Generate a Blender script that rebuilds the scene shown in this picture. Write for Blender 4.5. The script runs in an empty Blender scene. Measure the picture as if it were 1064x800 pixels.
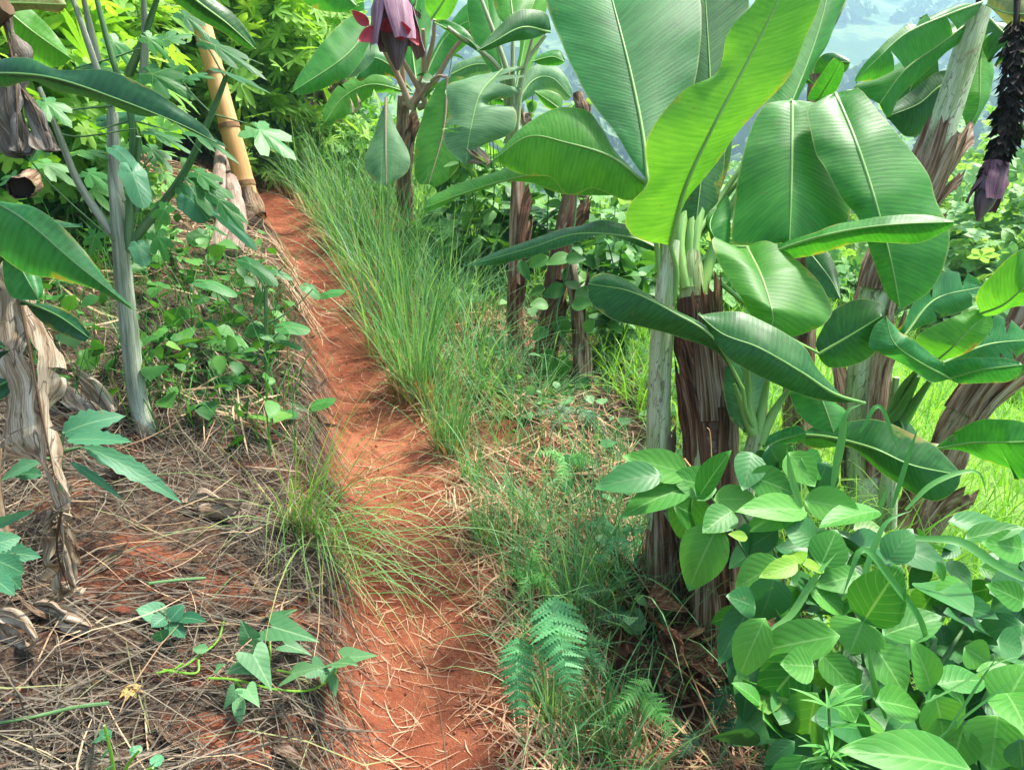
import bpy, math, random
import numpy as np
from mathutils import Vector, Matrix
rng = np.random.default_rng(7); random.seed(7)
scene = bpy.context.scene
COL = scene.collection
PI = math.pi
# ---------------------------------------------------------------- camera model (photo pixels 1064x800)
CAMZ = 1.6; PITCH = math.radians(22.0); FPX = 804.0
CP, SP = math.cos(PITCH), math.sin(PITCH)
CAM = np.array([0.0, 0.0, CAMZ])
def ray(px, py):
    a = (np.asarray(px, float) - 532.0) / FPX; b = (400.0 - np.asarray(py, float)) / FPX
    return np.stack([a + 0*b, CP + b*SP + 0*a, -SP + b*CP + 0*a], -1)     # per unit of axial depth
def P(px, py, d):
    return CAM + ray(px, py) * np.asarray(d, float)[..., None]
ZO = {1:(0,0),2:(350,0),3:(704,0),4:(0,260),5:(350,260),6:(704,260),7:(0,530),8:(350,530),9:(704,530)}
def zz(z, pts):
    pts = np.asarray(pts, float)
    if not z: return pts
    return pts * (360/1064.0) + np.array(ZO[z], float)
# ---------------------------------------------------------------- noise
def _hash(ix, iy, seed):
    h = (ix.astype(np.int64)*374761393 + iy.astype(np.int64)*668265263 + seed*974634777) & 0x7fffffff
    h = ((h ^ (h >> 13)) * 1274126177) & 0x7fffffff
    return ((h ^ (h >> 16)) & 0xffff) / 65535.0
def vnoise(x, y, seed=0):
    x = np.asarray(x, float); y = np.asarray(y, float)
    ix = np.floor(x); iy = np.floor(y); fx = x-ix; fy = y-iy
    fx = fx*fx*(3-2*fx); fy = fy*fy*(3-2*fy)
    a = _hash(ix,iy,seed); b = _hash(ix+1,iy,seed); c = _hash(ix,iy+1,seed); d = _hash(ix+1,iy+1,seed)
    return (a*(1-fx)+b*fx)*(1-fy) + (c*(1-fx)+d*fx)*fy - 0.5
def fbm(x, y, seed=0, o=3):
    s = 0; a = 1.0
    for i in range(o):
        s = s + a*vnoise(x*2**i, y*2**i, seed+i*17); a *= .5
    return s
def sst(t): t = np.clip(t,0,1); return t*t*(3-2*t)
# ---------------------------------------------------------------- terrain
def hp(y):
    y = np.asarray(y, float)
    return 0.13*np.clip(y-1.3, -1, 6.2) - 0.16*np.clip(y-7.5, 0, 200)**1.0*sst((y-7.5)/6)
_pathpx = [(455,900),(460,800),(452,720),(446,650),(432,590),(415,500),(392,410),(368,330),(335,275),(296,235),(262,205)]
_py=[]; _px=[]
for u,v in _pathpx:
    r = ray(u,v); t = 1.0
    for _ in range(60):
        y = r[1]*t; t = (CAMZ-float(hp(y)))/-r[2] if r[2]<0 else t
        t = min(t, 9)
    _py.append(r[1]*t); _px.append(r[0]*t)
_o = np.argsort(_py); _py=np.array(_py)[_o]; _px=np.array(_px)[_o]
def xpath(y): 
    y = np.asarray(y,float)
    return np.interp(y, _py, _px) - 0.25*np.clip(y-_py[-1],0,8)
def height(x, y, fine=True):
    x = np.asarray(x,float); y = np.asarray(y,float)
    s = x - xpath(y); w = 0.165 + 0.06*fbm(y*1.7, 0*y, 3)
    base = hp(y)
    tl = np.clip(-s-w, 0, None); tr = np.clip(s-w, 0, None)
    bank = 0.20 + 0.08*fbm(y*1.1+9, 0*y, 5)
    up = bank*sst(tl/.2) + 0.30*np.clip(tl-.15,0,None)
    up = up + .22*np.clip(tl-1.3,0,None)
    up = 14*np.tanh(up/14)
    dn = -0.05*sst(tr/.25) - .13*np.clip(tr-.1,0,None) - .17*np.clip(tr-1.15,0,None) - .2*np.clip(tr-6,0,None)
    dn = 28*np.tanh(dn/28)
    h = base + up + dn - 0.025*np.exp(-(s/.14)**2)
    h = np.where(h<-30, -30+ (h+30)*.02, h)
    # far valley side
    m = 190*sst((y-150)/900) + (22*fbm(x/140, y/140, 21, 4) )*sst((y-90)/200)
    h = h + m
    if fine:
        near = np.exp(-((y/9)**2)) 
        off = sst(np.abs(s)/.4)
        h = h + near*(0.05*off+.010)*fbm(x*5, y*5, 11, 3) + near*.014*fbm(x*21, y*21, 12, 2)
    far = sst((np.hypot(x,y)-70)/80)
    h = h + far*5.0*np.abs(fbm(x/9, y/9, 31, 2))
    return h
def G(px, py):
    r = ray(px, py); t = 0.7
    while t < 60:
        p = CAM + r*t
        if p[2] < float(height(p[0], p[1])): break
        t += 0.01 if t < 8 else .1
    return p
def Gd(px,py):                       # axial depth of the ground under a pixel
    p = G(px,py); r = ray(px,py); return float((p-CAM)[1]/r[1])
def on_ground(p): return np.array([p[0], p[1], float(height(p[0],p[1]))])
# ---------------------------------------------------------------- mesh buffer
class Buf:
    def __init__(s): s.v=[]; s.a=[]; s.f={3:[],4:[]}; s.n=0
    def add(s, v, a, q=None, t=None):
        v=np.asarray(v,float).reshape(-1,3); a=np.asarray(a,float).reshape(-1,3)
        if q is not None and len(q): s.f[4].append(np.asarray(q).reshape(-1,4)+s.n)
        if t is not None and len(t): s.f[3].append(np.asarray(t).reshape(-1,3)+s.n)
        s.v.append(v); s.a.append(a); s.n+=len(v)
    def grid(s, V, A):
        n,m = V.shape[:2]; i=np.arange(n*m).reshape(n,m)
        q=np.stack([i[:-1,:-1],i[:-1,1:],i[1:,1:],i[1:,:-1]],-1).reshape(-1,4)
        s.add(V,A,q)
    def build(s, name, mat, parent=None, smooth=True, origin=None, label=None):
        v=np.concatenate(s.v); a=np.concatenate(s.a)
        o=np.zeros(3)
        if parent is not None:
            o = np.array(ORG[parent])
        elif origin is not None: o=np.array(origin,float)
        v=v-o
        me=bpy.data.meshes.new(name)
        q=np.concatenate(s.f[4]) if s.f[4] else np.zeros((0,4),int)
        t=np.concatenate(s.f[3]) if s.f[3] else np.zeros((0,3),int)
        nl=q.size+t.size; npoly=len(q)+len(t)
        me.vertices.add(len(v)); me.vertices.foreach_set('co', v.astype(np.float32).ravel())
        me.loops.add(nl); me.loops.foreach_set('vertex_index', np.concatenate([q.ravel(),t.ravel()]).astype(np.int32))
        me.polygons.add(npoly)
        ls=np.concatenate([np.arange(len(q))*4, q.size+np.arange(len(t))*3]).astype(np.int32)
        me.polygons.foreach_set('loop_start', ls)
        me.polygons.foreach_set('use_smooth', np.full(npoly, smooth))
        at=me.attributes.new('luv','FLOAT_VECTOR','POINT'); at.data.foreach_set('vector', a.astype(np.float32).ravel())
        me.update(calc_edges=True); me.validate()
        ob=bpy.data.objects.new(name, me); COL.objects.link(ob)
        me.materials.append(mat)
        if parent is not None:
            ob.parent=parent; ORG[ob]=tuple(o)
        else:
            ob.location=o; ORG[ob]=tuple(o)
        if label: ob['label']=label
        return ob
ORG={}
def child_of_mesh(): pass
def thing(name, label, cat, loc, group=None):
    o=bpy.data.objects.new(name,None); COL.objects.link(o); o.location=[float(c) for c in loc]
    o.empty_display_size=.1; ORG[o]=tuple(float(c) for c in loc)
    o['label']=label; o['category']=cat
    if group: o['group']=group
    return o
def tag(o, label=None, cat=None, group=None, kind=None):
    if label: o['label']=label
    if cat: o['category']=cat
    if group: o['group']=group
    if kind: o['kind']=kind
    return o
def sub(buf, name, mat, parentmesh):     # sub-part: mesh child of a part, same origin
    o=np.array(ORG[parentmesh]); buf.v=[np.concatenate(buf.v)]; buf.a=[np.concatenate(buf.a)]
    ob=buf.build(name, mat, None, origin=o); ob.location=(0,0,0); ob.parent=parentmesh
    return ob
# ---------------------------------------------------------------- curve helpers
def cr(pts, n):
    pts=np.asarray(pts,float)
    if len(pts)==2:
        t=np.linspace(0,1,n)[:,None]; return pts[0]*(1-t)+pts[1]*t
    p=np.vstack([2*pts[0]-pts[1], pts, 2*pts[-1]-pts[-2]])
    out=[]
    for i in range(1,len(p)-2):
        t=np.linspace(0,1,14,endpoint=False)[:,None]
        a,b,c,d=p[i-1],p[i],p[i+1],p[i+2]
        out.append(.5*((2*b)+(-a+c)*t+(2*a-5*b+4*c-d)*t*t+(-a+3*b-3*c+d)*t**3))
    out=np.vstack(out+[pts[-1:]])
    L=np.concatenate([[0],np.cumsum(np.linalg.norm(np.diff(out,axis=0),axis=1))])
    u=np.linspace(0,L[-1],n)
    return np.stack([np.interp(u,L,out[:,k]) for k in range(out.shape[1])],-1)
def nrm(v): return v/np.maximum(np.linalg.norm(v,axis=-1,keepdims=True),1e-9)
def frames(p):
    T=nrm(np.gradient(p,axis=0)); ref=np.array([0.13,-.98,.1]) if abs(T[:,2]).mean()>.6 else np.array([0.,0,1])
    X=nrm(np.cross(T,ref)); Y=np.cross(X,T); return T,X,Y
def tube(buf, pts, rad, sides=8, rnd=0., wob=0., seed=0, cap=True):
    pts=np.asarray(pts,float); n=len(pts); rad=np.broadcast_to(np.asarray(rad,float),(n,))
    T,X,Y=frames(pts); a=np.linspace(0,2*PI,sides+1)
    L=np.concatenate([[0],np.cumsum(np.linalg.norm(np.diff(pts,axis=0),axis=1))])
    R=rad[:,None]*np.ones(sides+1)[None]
    if wob: 
        R=R*(1+wob*2*fbm(np.cos(a)[None]*1.5+L[:,None]*6+seed, np.sin(a)[None]*1.5+L[:,None]*2.0,seed,2))
    V=pts[:,None]+R[...,None]*(np.cos(a)[None,:,None]*X[:,None]+np.sin(a)[None,:,None]*Y[:,None])
    A=np.stack([np.broadcast_to(np.linspace(-1,1,sides+1),(n,sides+1)), np.broadcast_to(L[:,None],(n,sides+1)), np.full((n,sides+1),rnd)],-1)
    buf.grid(V,A)
    if cap:
        for k in (0,-1):
            c=pts[k]; ring=V[k]; m=len(ring)
            buf.add(np.vstack([ring,c[None]]), np.tile([0,L[k],rnd],(m+1,1)), t=[(i,i+1,m) for i in range(m-1)])
def stalk(buf, z, pts, d, r0, r1, n=14, sides=7, rnd=.5, wob=0.):
    q=cr(zz(z,pts),n); dd=np.interp(np.linspace(0,1,n), np.linspace(0,1,len(d)), d)
    w=P(q[:,0],q[:,1],dd); tube(buf,w,np.linspace(r0,r1,n),sides,rnd,wob); return w
def sheath(buf, pts, rad, t0, t1, a0, aw, off, flare, seed=0, n=16, m=7, jag=.3):
    pts=cr(pts,60); k=np.linspace(t0,t1,n); rr=np.random.default_rng(seed)
    c=np.stack([np.interp(k,np.linspace(0,1,60),pts[:,j]) for j in range(3)],-1)
    r=np.interp(k,np.linspace(0,1,len(rad)),rad); T,X,Y=frames(c)
    u=np.linspace(-1,1,m); tt=np.linspace(0,1,n)
    wid=(1-.55*tt**2)[:,None]; a=a0+u[None]*aw*.5*wid
    R=r[:,None]+off+flare*tt[:,None]**2.2+ .012*fbm(u[None]*2+seed, tt[:,None]*5,seed)
    L=np.linalg.norm(pts[-1]-pts[0])*(t1-t0)
    V=c[:,None]+R[...,None]*(np.cos(a)[...,None]*X[:,None]+np.sin(a)[...,None]*Y[:,None])
    V=V+T[:,None]*(tt[:,None]**2*jag*L*vnoise(u[None]*3+seed,u[None]*0,seed))[...,None]
    V[:,:,2]-= (flare*1.2*tt[:,None]**4)
    A=np.stack([np.broadcast_to(u,(n,m)),np.broadcast_to((k*L/(t1-t0))[:,None],(n,m)),np.full((n,m),rr.random())],-1)
    buf.grid(V,A)
# ---------------------------------------------------------------- traced big leaf
def leaf(par, z, mid, L, R, d, m, dl=0.03, dr=0.03, bul=.02, rib=.007, n=40, rag=0, crum=0.0, name='leaf', ribmat=None, lab=None, ruf=.011, pet=None, petd=None, seed=None, kk=7):
    seed = seed if seed is not None else int(rng.integers(1,9999)); rr=np.random.default_rng(seed)
    mid=zz(z,mid); Lp=np.vstack([mid[:1],zz(z,L),mid[-1:]]); Rp=np.vstack([mid[:1],zz(z,R),mid[-1:]])
    t=np.linspace(0,1,n); dd=np.interp(t,np.linspace(0,1,len(d)),d)
    M2=cr(mid,n); L2=cr(Lp,n); R2=cr(Rp,n)
    env=np.sin(PI*np.clip(t,0.02,.98))**.5
    Mw=P(M2[:,0],M2[:,1],dd)
    buf=Buf(); vl=np.concatenate([[0],np.cumsum(np.linalg.norm(np.diff(Mw,axis=0),axis=1))])
    bul*=.3
    for side,E2,de in ((-1,L2,dl),(1,R2,dr)):
        Ew=P(E2[:,0],E2[:,1],dd+de*env)
        nn=nrm(np.cross(nrm(np.gradient(Mw,axis=0)), Ew-Mw)); fl=np.sign(np.sum(nn*(CAM-Mw),-1)); nn=nn*np.where(fl==0,1,fl)[:,None]
        k=np.linspace(0,1,kk)
        V=Mw[:,None]*(1-k)[None,:,None]+Ew[:,None]*k[None,:,None]
        wl=np.linalg.norm(Ew-Mw,axis=1)
        b=bul*(np.sin(PI*k**.8))[None]*np.clip(wl/.12,0,1)[:,None]
        b=b+ruf*(k**2)[None]*2*fbm(vl[:,None]*9+side*7+seed, k[None]*1.2,seed,2)
        if crum: b=b+crum*2*fbm(vl[:,None]*11+side*31+seed, k[None]*2.5+seed,seed+3,3)
        V=V+nn[:,None]*b[...,None]
        A=np.stack([np.broadcast_to(side*k,(n,kk)),np.broadcast_to(vl[:,None],(n,kk)),np.broadcast_to(np.full((n,1),rr.random()),(n,kk))],-1)
        A[...,1]+= -k[None]*wl[:,None]*.25
        cuts=[0]+sorted(set(int(c) for c in rr.integers(4,n-4,rag)))+[n-1] if rag else [0,n-1]
        for c0,c1 in zip(cuts[:-1],cuts[1:]):
            if c1-c0<1: continue
            W=V[c0:c1+1].copy()
            if rag:
                k0=rr.uniform(.1,.5); g=np.clip(k-k0,0,1)
                et=nrm(np.gradient(Ew,axis=0))
                if c0>0: W[0]+=et[c0]*(g*rr.uniform(.005,.05))[:,None]
                if c1<n-1: W[-1]-=et[c1]*(g*rr.uniform(.005,.05))[:,None]
                W+= nn[c0:c1+1,None]*(rr.normal(0,.02)*g**1.3)[None,:,None]
                W[...,2]-= rr.uniform(0,.03)*(g**2)[None]
            buf.grid(W,A[c0:c1+1])
    ob=buf.build(name,m,par)
    if lab: ob['label']=lab
    rb=Buf(); pts=Mw; rib*=.72; rad=np.linspace(rib,rib*.18,n)
    if pet is not None:
        q=zz(z,pet); pd=petd if petd is not None else [d[0]]*len(pet)
        pw=P(q[:,0],q[:,1],np.array(pd,float)); 
        pw=cr(np.vstack([pw,Mw[:1]]),14)[:-1]; pts=np.vstack([pw,Mw]); rad=np.concatenate([np.linspace(rib*1.7,rib*1.02,13),rad])
    tube(rb,pts,rad,7,rr.random())
    sub(rb,'midrib',ribmat or MAT['rib'],ob)
    return ob
# ---------------------------------------------------------------- leaf templates (all tris)
def T_grid(wf, nl=7, nw=2, fold=.12, arch=0.0, wave=0.0):
    t=np.linspace(0,1,nl+1); u=np.linspace(-1,1,2*nw+1)
    w=wf(t)
    X=u[None]*w[:,None]; Y=np.broadcast_to(t[:,None],X.shape); Z=fold*np.abs(X)+wave*np.sin(t[:,None]*19+u[None]*2)*np.abs(X)
    V=np.stack([X,Y,Z],-1); i=np.arange(X.size).reshape(X.shape)
    a,b,c,e=i[:-1,:-1],i[:-1,1:],i[1:,1:],i[1:,:-1]
    F=np.concatenate([np.stack([a,b,c],-1).reshape(-1,3),np.stack([a,c,e],-1).reshape(-1,3)])
    A=np.stack([np.broadcast_to(u,X.shape),Y,0*X],-1)
    return V.reshape(-1,3),F,A.reshape(-1,3)
def T_join(parts):
    V=[];F=[];A=[];n=0
    for v,f,a in parts: V.append(v);F.append(f+n);A.append(a);n+=len(v)
    return np.concatenate(V),np.concatenate(F),np.concatenate(A)
def T_polar(lobes, basew=.35, sharp=1.5, pw=.8, spread=165, nt=40, serr=.0, off=.28):
    th=np.radians(np.linspace(-spread,spread,nt+1))
    r=np.full_like(th,basew)
    for a,l in lobes:
        r=np.maximum(r,l*np.clip(np.cos((th-math.radians(a))*sharp),0,1)**pw*(np.abs(th-math.radians(a))*sharp<PI/2))
    r=r*(1+serr*np.where(np.arange(nt+1)%2==0,1,-1))
    rings=[.35,.7,1.0]; V=[[0,off,0.03]]; A=[[0,off,0]]
    for q in rings:
        for k in range(nt+1):
            x=math.sin(th[k])*r[k]*q; y=math.cos(th[k])*r[k]*q+off
            V.append([x,y,-.10*q*q*r[k]+.02*math.cos(th[k]*5)*q]); A.append([min(1,abs(math.sin(th[k]*2.6)))*q,y,0])
    F=[]
    m=nt+1
    for k in range(nt): F.append((0,1+k+1,1+k))
    for j in range(2):
        for k in range(nt):
            a=1+j*m+k; F+= [(a,a+1,a+m+1),(a,a+m+1,a+m)]
    V=np.array(V); s=1/(V[:,1].max()); V=V*s; A=np.array(A)
    return V,np.array(F),A
ov=lambda a,b,w:(lambda t: w*np.sin(PI*np.clip(t,0,1)**a)**b)
TEM={}
TEM['ovate']=T_grid(ov(.8,.85,.5),8,2,.22)
TEM['ovate_lo']=T_grid(ov(.8,.8,.5),4,1,.2)
TEM['pinna']=T_grid(lambda t: .5*np.clip(1.03-t**1.2,0,1)*(1+.55*np.where(np.arange(len(t))%2==0,-1,1)*(t>.02)),16,1,.12)
TEM['lance']=T_grid(ov(.8,.9,.5),8,2,.25)
TEM['tiny']=T_grid(lambda t: .5*np.sin(PI*np.clip(.1+.9*t,0,1)),2,1,.2)
TEM['heart']=T_polar([(0,.78),(35,.5),(-35,.5),(90,.42),(-90,.42),(140,.4),(-140,.4)],.36,1.2,.9,172,28,off=.3)
TEM['lobed']=T_polar([(0,.80),(50,.66),(-50,.66),(108,.48),(-108,.48)],.27,2.5,.95,165,48,.035,off=.3)
def T_outline(half,off=.3):
    o=cr(np.array(half,float),15); o=np.vstack([o,(o*[-1,1])[::-1][1:]]); c=np.array([0,off]); V=[[0,off,0]]; A=[[0,off,0]]; m=len(o)
    for q in (.4,.75,1.):
        for x,y in c+(o-c)*q: V.append([x,y,.10*abs(x)+.02*math.sin(9*y+x*5)*q]); A.append([x*2.2,y,0])
    F=[(0,1+k,2+k) for k in range(m-1)]
    for j in range(2):
        for k in range(m-1): a=1+j*m+k; F+=[(a,a+m,a+m+1),(a,a+m+1,a+1)]
    return np.array(V),np.array(F),np.array(A)
TEM['arrow']=T_outline([(0,.16),(.12,.06),(.30,-.04),(.42,.03),(.40,.20),(.27,.48),(.12,.78),(0,1)])
def _rot(t,deg,s=1.):
    v,f,a=t; c,si=math.cos(math.radians(deg)),math.sin(math.radians(deg)); v=v*s
    return np.stack([v[:,0]*c+v[:,1]*si,-v[:,0]*si+v[:,1]*c,v[:,2]],-1),f,a
_lf=T_grid(ov(1.1,.9,.13),5,1,.3)
TEM['palm']=T_join([_rot(_lf,a,s) for a,s in ((0,1),(38,.92),(-38,.92),(76,.75),(-76,.75),(115,.5),(-115,.5))])
TEM['cluster']=T_join([_rot(T_grid(ov(.8,.8,.34),3,1,.2),a,s) for a,s in ((0,1),(62,.8),(-58,.85),(120,.7),(-125,.65))])
def inst(buf, tem, pos, dirs, nor, size, ws=1.0, curl=0.2, rnd=None):
    V,F,A=TEM[tem]; pos=np.atleast_2d(pos); N=len(pos)
    D=nrm(np.atleast_2d(dirs)); X=nrm(np.cross(D,np.broadcast_to(nor,D.shape))); Z=np.cross(X,D)
    size=np.broadcast_to(size,(N,)); ws=np.broadcast_to(ws,(N,)); curl=np.broadcast_to(curl,(N,))
    rnd=rng.random(N) if rnd is None else np.broadcast_to(rnd,(N,))
    lx=V[None,:,0]*ws[:,None]; ly=np.broadcast_to(V[None,:,1],lx.shape); lz=V[None,:,2]*ws[:,None]-curl[:,None]*(ly*np.abs(ly))
    W=pos[:,None]+size[:,None,None]*(lx[...,None]*X[:,None]+ly[...,None]*D[:,None]+lz[...,None]*Z[:,None])
    AA=np.broadcast_to(A[None],(N,)+A.shape).copy(); AA[...,2]=rnd[:,None]
    FF=(F[None]+ (np.arange(N)*len(V))[:,None,None]).reshape(-1,3)
    buf.add(W,AA,t=FF)
def pl(buf, tem, z, items, dfun, tilt=.45, jit=.25, curl=.15, dep=.05):
    """leaves given by pixels: (bx,by,tx,ty,width) -> real leaves at their own depth"""
    for it in items:
        b=zz(z,[it[0:2]])[0]; e=zz(z,[it[2:4]])[0]; wpx=it[4]*(360/1064. if z else 1)
        d0=(dfun(b[0],b[1]) if callable(dfun) else dfun)+rng.normal(0,dep); d1=d0+rng.normal(-.02,.04)
        if len(it)>5: d0+=it[5]; d1+=it[5]
        p0=P(b[0],b[1],d0); p1=P(e[0],e[1],d1); L=np.linalg.norm(p1-p0)
        n=nrm(nrm(CAM-p0)*(1-tilt)+np.array([0,0,1])*tilt+rng.normal(0,jit,3)*.5)
        inst(buf,tem,p0,p1-p0,n,L*1.03,(wpx*d0/FPX)/L*1.08,curl*rng.uniform(.3,1.5))
# ---------------------------------------------------------------- grass ribbons
def blades(buf, base, az, length, width, th0, th1, seg=5, rnd=None, twist=None):
    base=np.atleast_2d(base); N=len(base); f=lambda q:np.broadcast_to(np.asarray(q,float),(N,))
    az,length,width,th0,th1=map(f,(az,length,width,th0,th1))
    rnd=rng.random(N) if rnd is None else f(rnd); tw=rng.uniform(-1.2,1.2,N) if twist is None else f(twist)
    t=np.linspace(0,1,seg+1); th=th0[:,None]+(th1[:,None])*t[None]**1.5
    dr=np.sin(th)*length[:,None]/seg; dz=np.cos(th)*length[:,None]/seg
    r=np.concatenate([np.zeros((N,1)),np.cumsum(dr[:,1:],1)],1); zc=np.concatenate([np.zeros((N,1)),np.cumsum(dz[:,1:],1)],1)
    H=np.stack([np.cos(az),np.sin(az),0*az],-1); S=np.stack([-np.sin(az),np.cos(az),0*az],-1)
    C=base[:,None]+r[...,None]*H[:,None]+zc[...,None]*np.array([0,0,1.])
    wd=width[:,None]*np.clip(1.02-t[None]**1.8,0.02,1)*.5
    A0=S*np.cos(tw)[:,None]+H*np.sin(tw)[:,None]*.6
    V=np.stack([C-A0[:,None]*wd[...,None],C+A0[:,None]*wd[...,None]],2)
    A=np.zeros(V.shape); A[...,0,0]=-1; A[...,1,0]=1; A[...,1]=t[None,:,None]; A[...,2]=rnd[:,None,None]
    m=2*(seg+1); i=np.arange(seg)*2; q=np.stack([i,i+1,i+3,i+2],-1)
    Q=(q[None]+(np.arange(N)*m)[:,None,None]).reshape(-1,4)
    buf.add(V,A,Q)
def straw(buf, xy, length, width, lift=.01, seg=4, bow=.2, tilt=.15, az=None):
    N=len(xy); az=rng.uniform(0,2*PI,N) if az is None else az; t=np.linspace(-.5,.5,seg+1)
    c=rng.normal(0,bow,N); length=np.broadcast_to(length,(N,)); width=np.broadcast_to(width,(N,))
    lx=t[None]*length[:,None]; ly=c[:,None]*length[:,None]*(t[None]**2)*2
    X=xy[:,0,None]+lx*np.cos(az)[:,None]-ly*np.sin(az)[:,None]; Y=xy[:,1,None]+lx*np.sin(az)[:,None]+ly*np.cos(az)[:,None]
    Z=height(X,Y,False)+.004; Zs=height(X,Y); Z=np.maximum(Zs,Z*.5+Zs*.5)+lift*rng.random((N,1))**1.5+np.abs(rng.normal(0,tilt,(N,1)))*(t[None]+.5)*length[:,None]*.6
    C=np.stack([X,Y,Z],-1); S=np.stack([-np.sin(az),np.cos(az),rng.normal(0,.5,N)],-1)
    wd=width[:,None]*.5*np.ones(seg+1)[None]; wd=wd*np.where(np.abs(t)>.45,.35,1)[None]
    V=np.stack([C-S[:,None]*wd[...,None],C+S[:,None]*wd[...,None]],2)
    A=np.zeros(V.shape); A[...,0,0]=-1; A[...,1,0]=1; A[...,1]=t[None,:,None]; A[...,2]=rng.random(N)[:,None,None]
    m=2*(seg+1); i=np.arange(seg)*2; q=np.stack([i,i+1,i+3,i+2],-1)
    buf.add(V,A,(q[None]+(np.arange(N)*m)[:,None,None]).reshape(-1,4))
# ---------------------------------------------------------------- materials
MAT={}
class NT:
    def __init__(s,name):
        s.m=bpy.data.materials.new(name); s.m.use_nodes=True; s.t=s.m.node_tree; s.t.nodes.clear()
        s.out=s.t.nodes.new('ShaderNodeOutputMaterial')
    def n(s,typ,props=None,**ins):
        nd=s.t.nodes.new(typ)
        for k,v in (props or {}).items(): setattr(nd,k,v)
        for k,v in ins.items():
            key=int(k[1:]) if k[0]=='i' and k[1:].isdigit() else k.replace('_',' ')
            s.set(nd.inputs[key],v)
        return nd
    def set(s,inp,v):
        if isinstance(v,bpy.types.NodeSocket): s.t.links.new(v,inp)
        elif isinstance(v,bpy.types.Node): s.t.links.new(v.outputs[0],inp)
        else: inp.default_value=v
    def M(s,op,a,b=0.,c=0.): return s.n('ShaderNodeMath',{'operation':op},i0=a,i1=b,i2=c).outputs[0]
    def mix(s,f,a,b):
        nd=s.t.nodes.new('ShaderNodeMix'); nd.data_type='RGBA'
        c=lambda q:(*q,1) if isinstance(q,tuple) and len(q)==3 else q
        s.set(nd.inputs[0],f); s.set(nd.inputs[6],c(a)); s.set(nd.inputs[7],c(b)); return nd.outputs[2]
    def noise(s,scale,det=4,vec=None,rough=.55,dist=0.):
        nd=s.n('ShaderNodeTexNoise',Scale=scale,Detail=det,Roughness=rough,Distortion=dist)
        if vec is not None: s.set(nd.inputs['Vector'],vec)
        return nd.outputs[0]
    def ramp(s,f,a,b): return s.n('ShaderNodeMapRange',{'interpolation_type':'SMOOTHSTEP'},Value=f,i1=a,i2=b).outputs[0]
    def attr(s,name='luv'):
        a=s.n('ShaderNodeAttribute',{'attribute_name':name}); x=s.n('ShaderNodeSeparateXYZ',Vector=a.outputs['Vector']); return x.outputs[0],x.outputs[1],x.outputs[2],a.outputs['Vector']
    def pos(s): return s.n('ShaderNodeNewGeometry').outputs['Position']
    def bump(s,h,st,dist=.01): return s.n('ShaderNodeBump',Strength=st,Distance=dist,Height=h).outputs[0]
    def finish(s,col,rough=.5,spec=.4,trans=0.,tcol=None,bump=None):
        b=s.n('ShaderNodeBsdfPrincipled'); s.set(b.inputs['Base Color'],col); s.set(b.inputs['Roughness'],rough); s.set(b.inputs['Specular IOR Level'],spec)
        if bump is not None: s.set(b.inputs['Normal'],bump)
        o=b
        if trans:
            t=s.n('ShaderNodeBsdfTranslucent'); s.set(t.inputs['Color'],tcol if tcol is not None else col)
            if bump is not None: s.set(t.inputs['Normal'],bump)
            o=s.n('ShaderNodeMixShader',i0=trans,i1=b.outputs[0],i2=t.outputs[0])
        s.t.links.new(o.outputs[0],s.out.inputs['Surface']); return s.m
def c4(c): return (*c,1.)
def mat_banana(name,c1,c2,trans=.3,rough=.34,tmul=(1.6,1.5,.5),spots=.60,spec=.36):
    s=NT(name); u,v,r,vec=s.attr(); au=s.M('ABSOLUTE',u)
    n1=s.noise(5,3,s.pos()); 
    vv=s.n('ShaderNodeCombineXYZ',X=s.M('MULTIPLY',au,2.0),Y=s.M('MULTIPLY',v,70.),Z=s.M('MULTIPLY',u,.6))
    n2=s.noise(1.0,3,vv.outputs[0])
    nw=s.noise(30,2,s.pos()); vq=s.M('ADD',v,s.M('MULTIPLY',nw,.006)); ph=s.M('SINE',s.M('MULTIPLY',vq,2*PI/.0135)); ph2=s.M('SINE',s.M('MULTIPLY',vq,2*PI/.0052))
    f=s.M('ADD',s.M('MULTIPLY',n1,.6),s.M('MULTIPLY',n2,.55))
    f=s.M('ADD',f,s.M('ADD',s.M('MULTIPLY',ph,.04),s.M('MULTIPLY',ph2,.03))); f=s.ramp(f,.3,.85)
    col=s.mix(f,c1,c2)
    # brown flecks and dry rim
    n3=s.noise(38,4,s.pos(),.7); fl=s.ramp(n3,spots+.07,spots+.11)
    col=s.mix(s.M('MULTIPLY',fl,.7),col,(.16,.10,.03))
    n4=s.noise(14,3,s.pos()); rim=s.ramp(s.M('ADD',au,s.M('MULTIPLY',n4,.06)),.995,1.02)
    col=s.mix(s.M('MULTIPLY',rim,.45),col,(.40,.44,.16))
    n5=s.noise(7,4,s.pos(),.65); br=s.ramp(s.M('ADD',s.M('MULTIPLY',au,.42),n5),1.02,1.06); col=s.mix(s.M('MULTIPLY',br,.9),col,(.17,.095,.035)); ye=s.ramp(s.M('ADD',s.M('MULTIPLY',au,.42),n5),.94,1.02); col=s.mix(s.M('MULTIPLY',ye,.45),col,(.34,.32,.05))
    h=s.M('ADD',s.M('MULTIPLY',ph,.5),s.M('MULTIPLY',n2,2.4)); h=s.M('ADD',h,s.M('MULTIPLY',ph2,.2))
    bp=s.bump(h,.07,.003)
    tc=s.n('ShaderNodeMix',{'data_type':'RGBA','blend_type':'MULTIPLY'}); s.set(tc.inputs[0],1.); s.set(tc.inputs[6],col); s.set(tc.inputs[7],(*tmul,1))
    rg=s.M('ADD',s.M('MULTIPLY',n2,.16),rough)
    MAT[name]=s.finish(col,rg,spec,trans,tc.outputs[2],bp)
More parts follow.
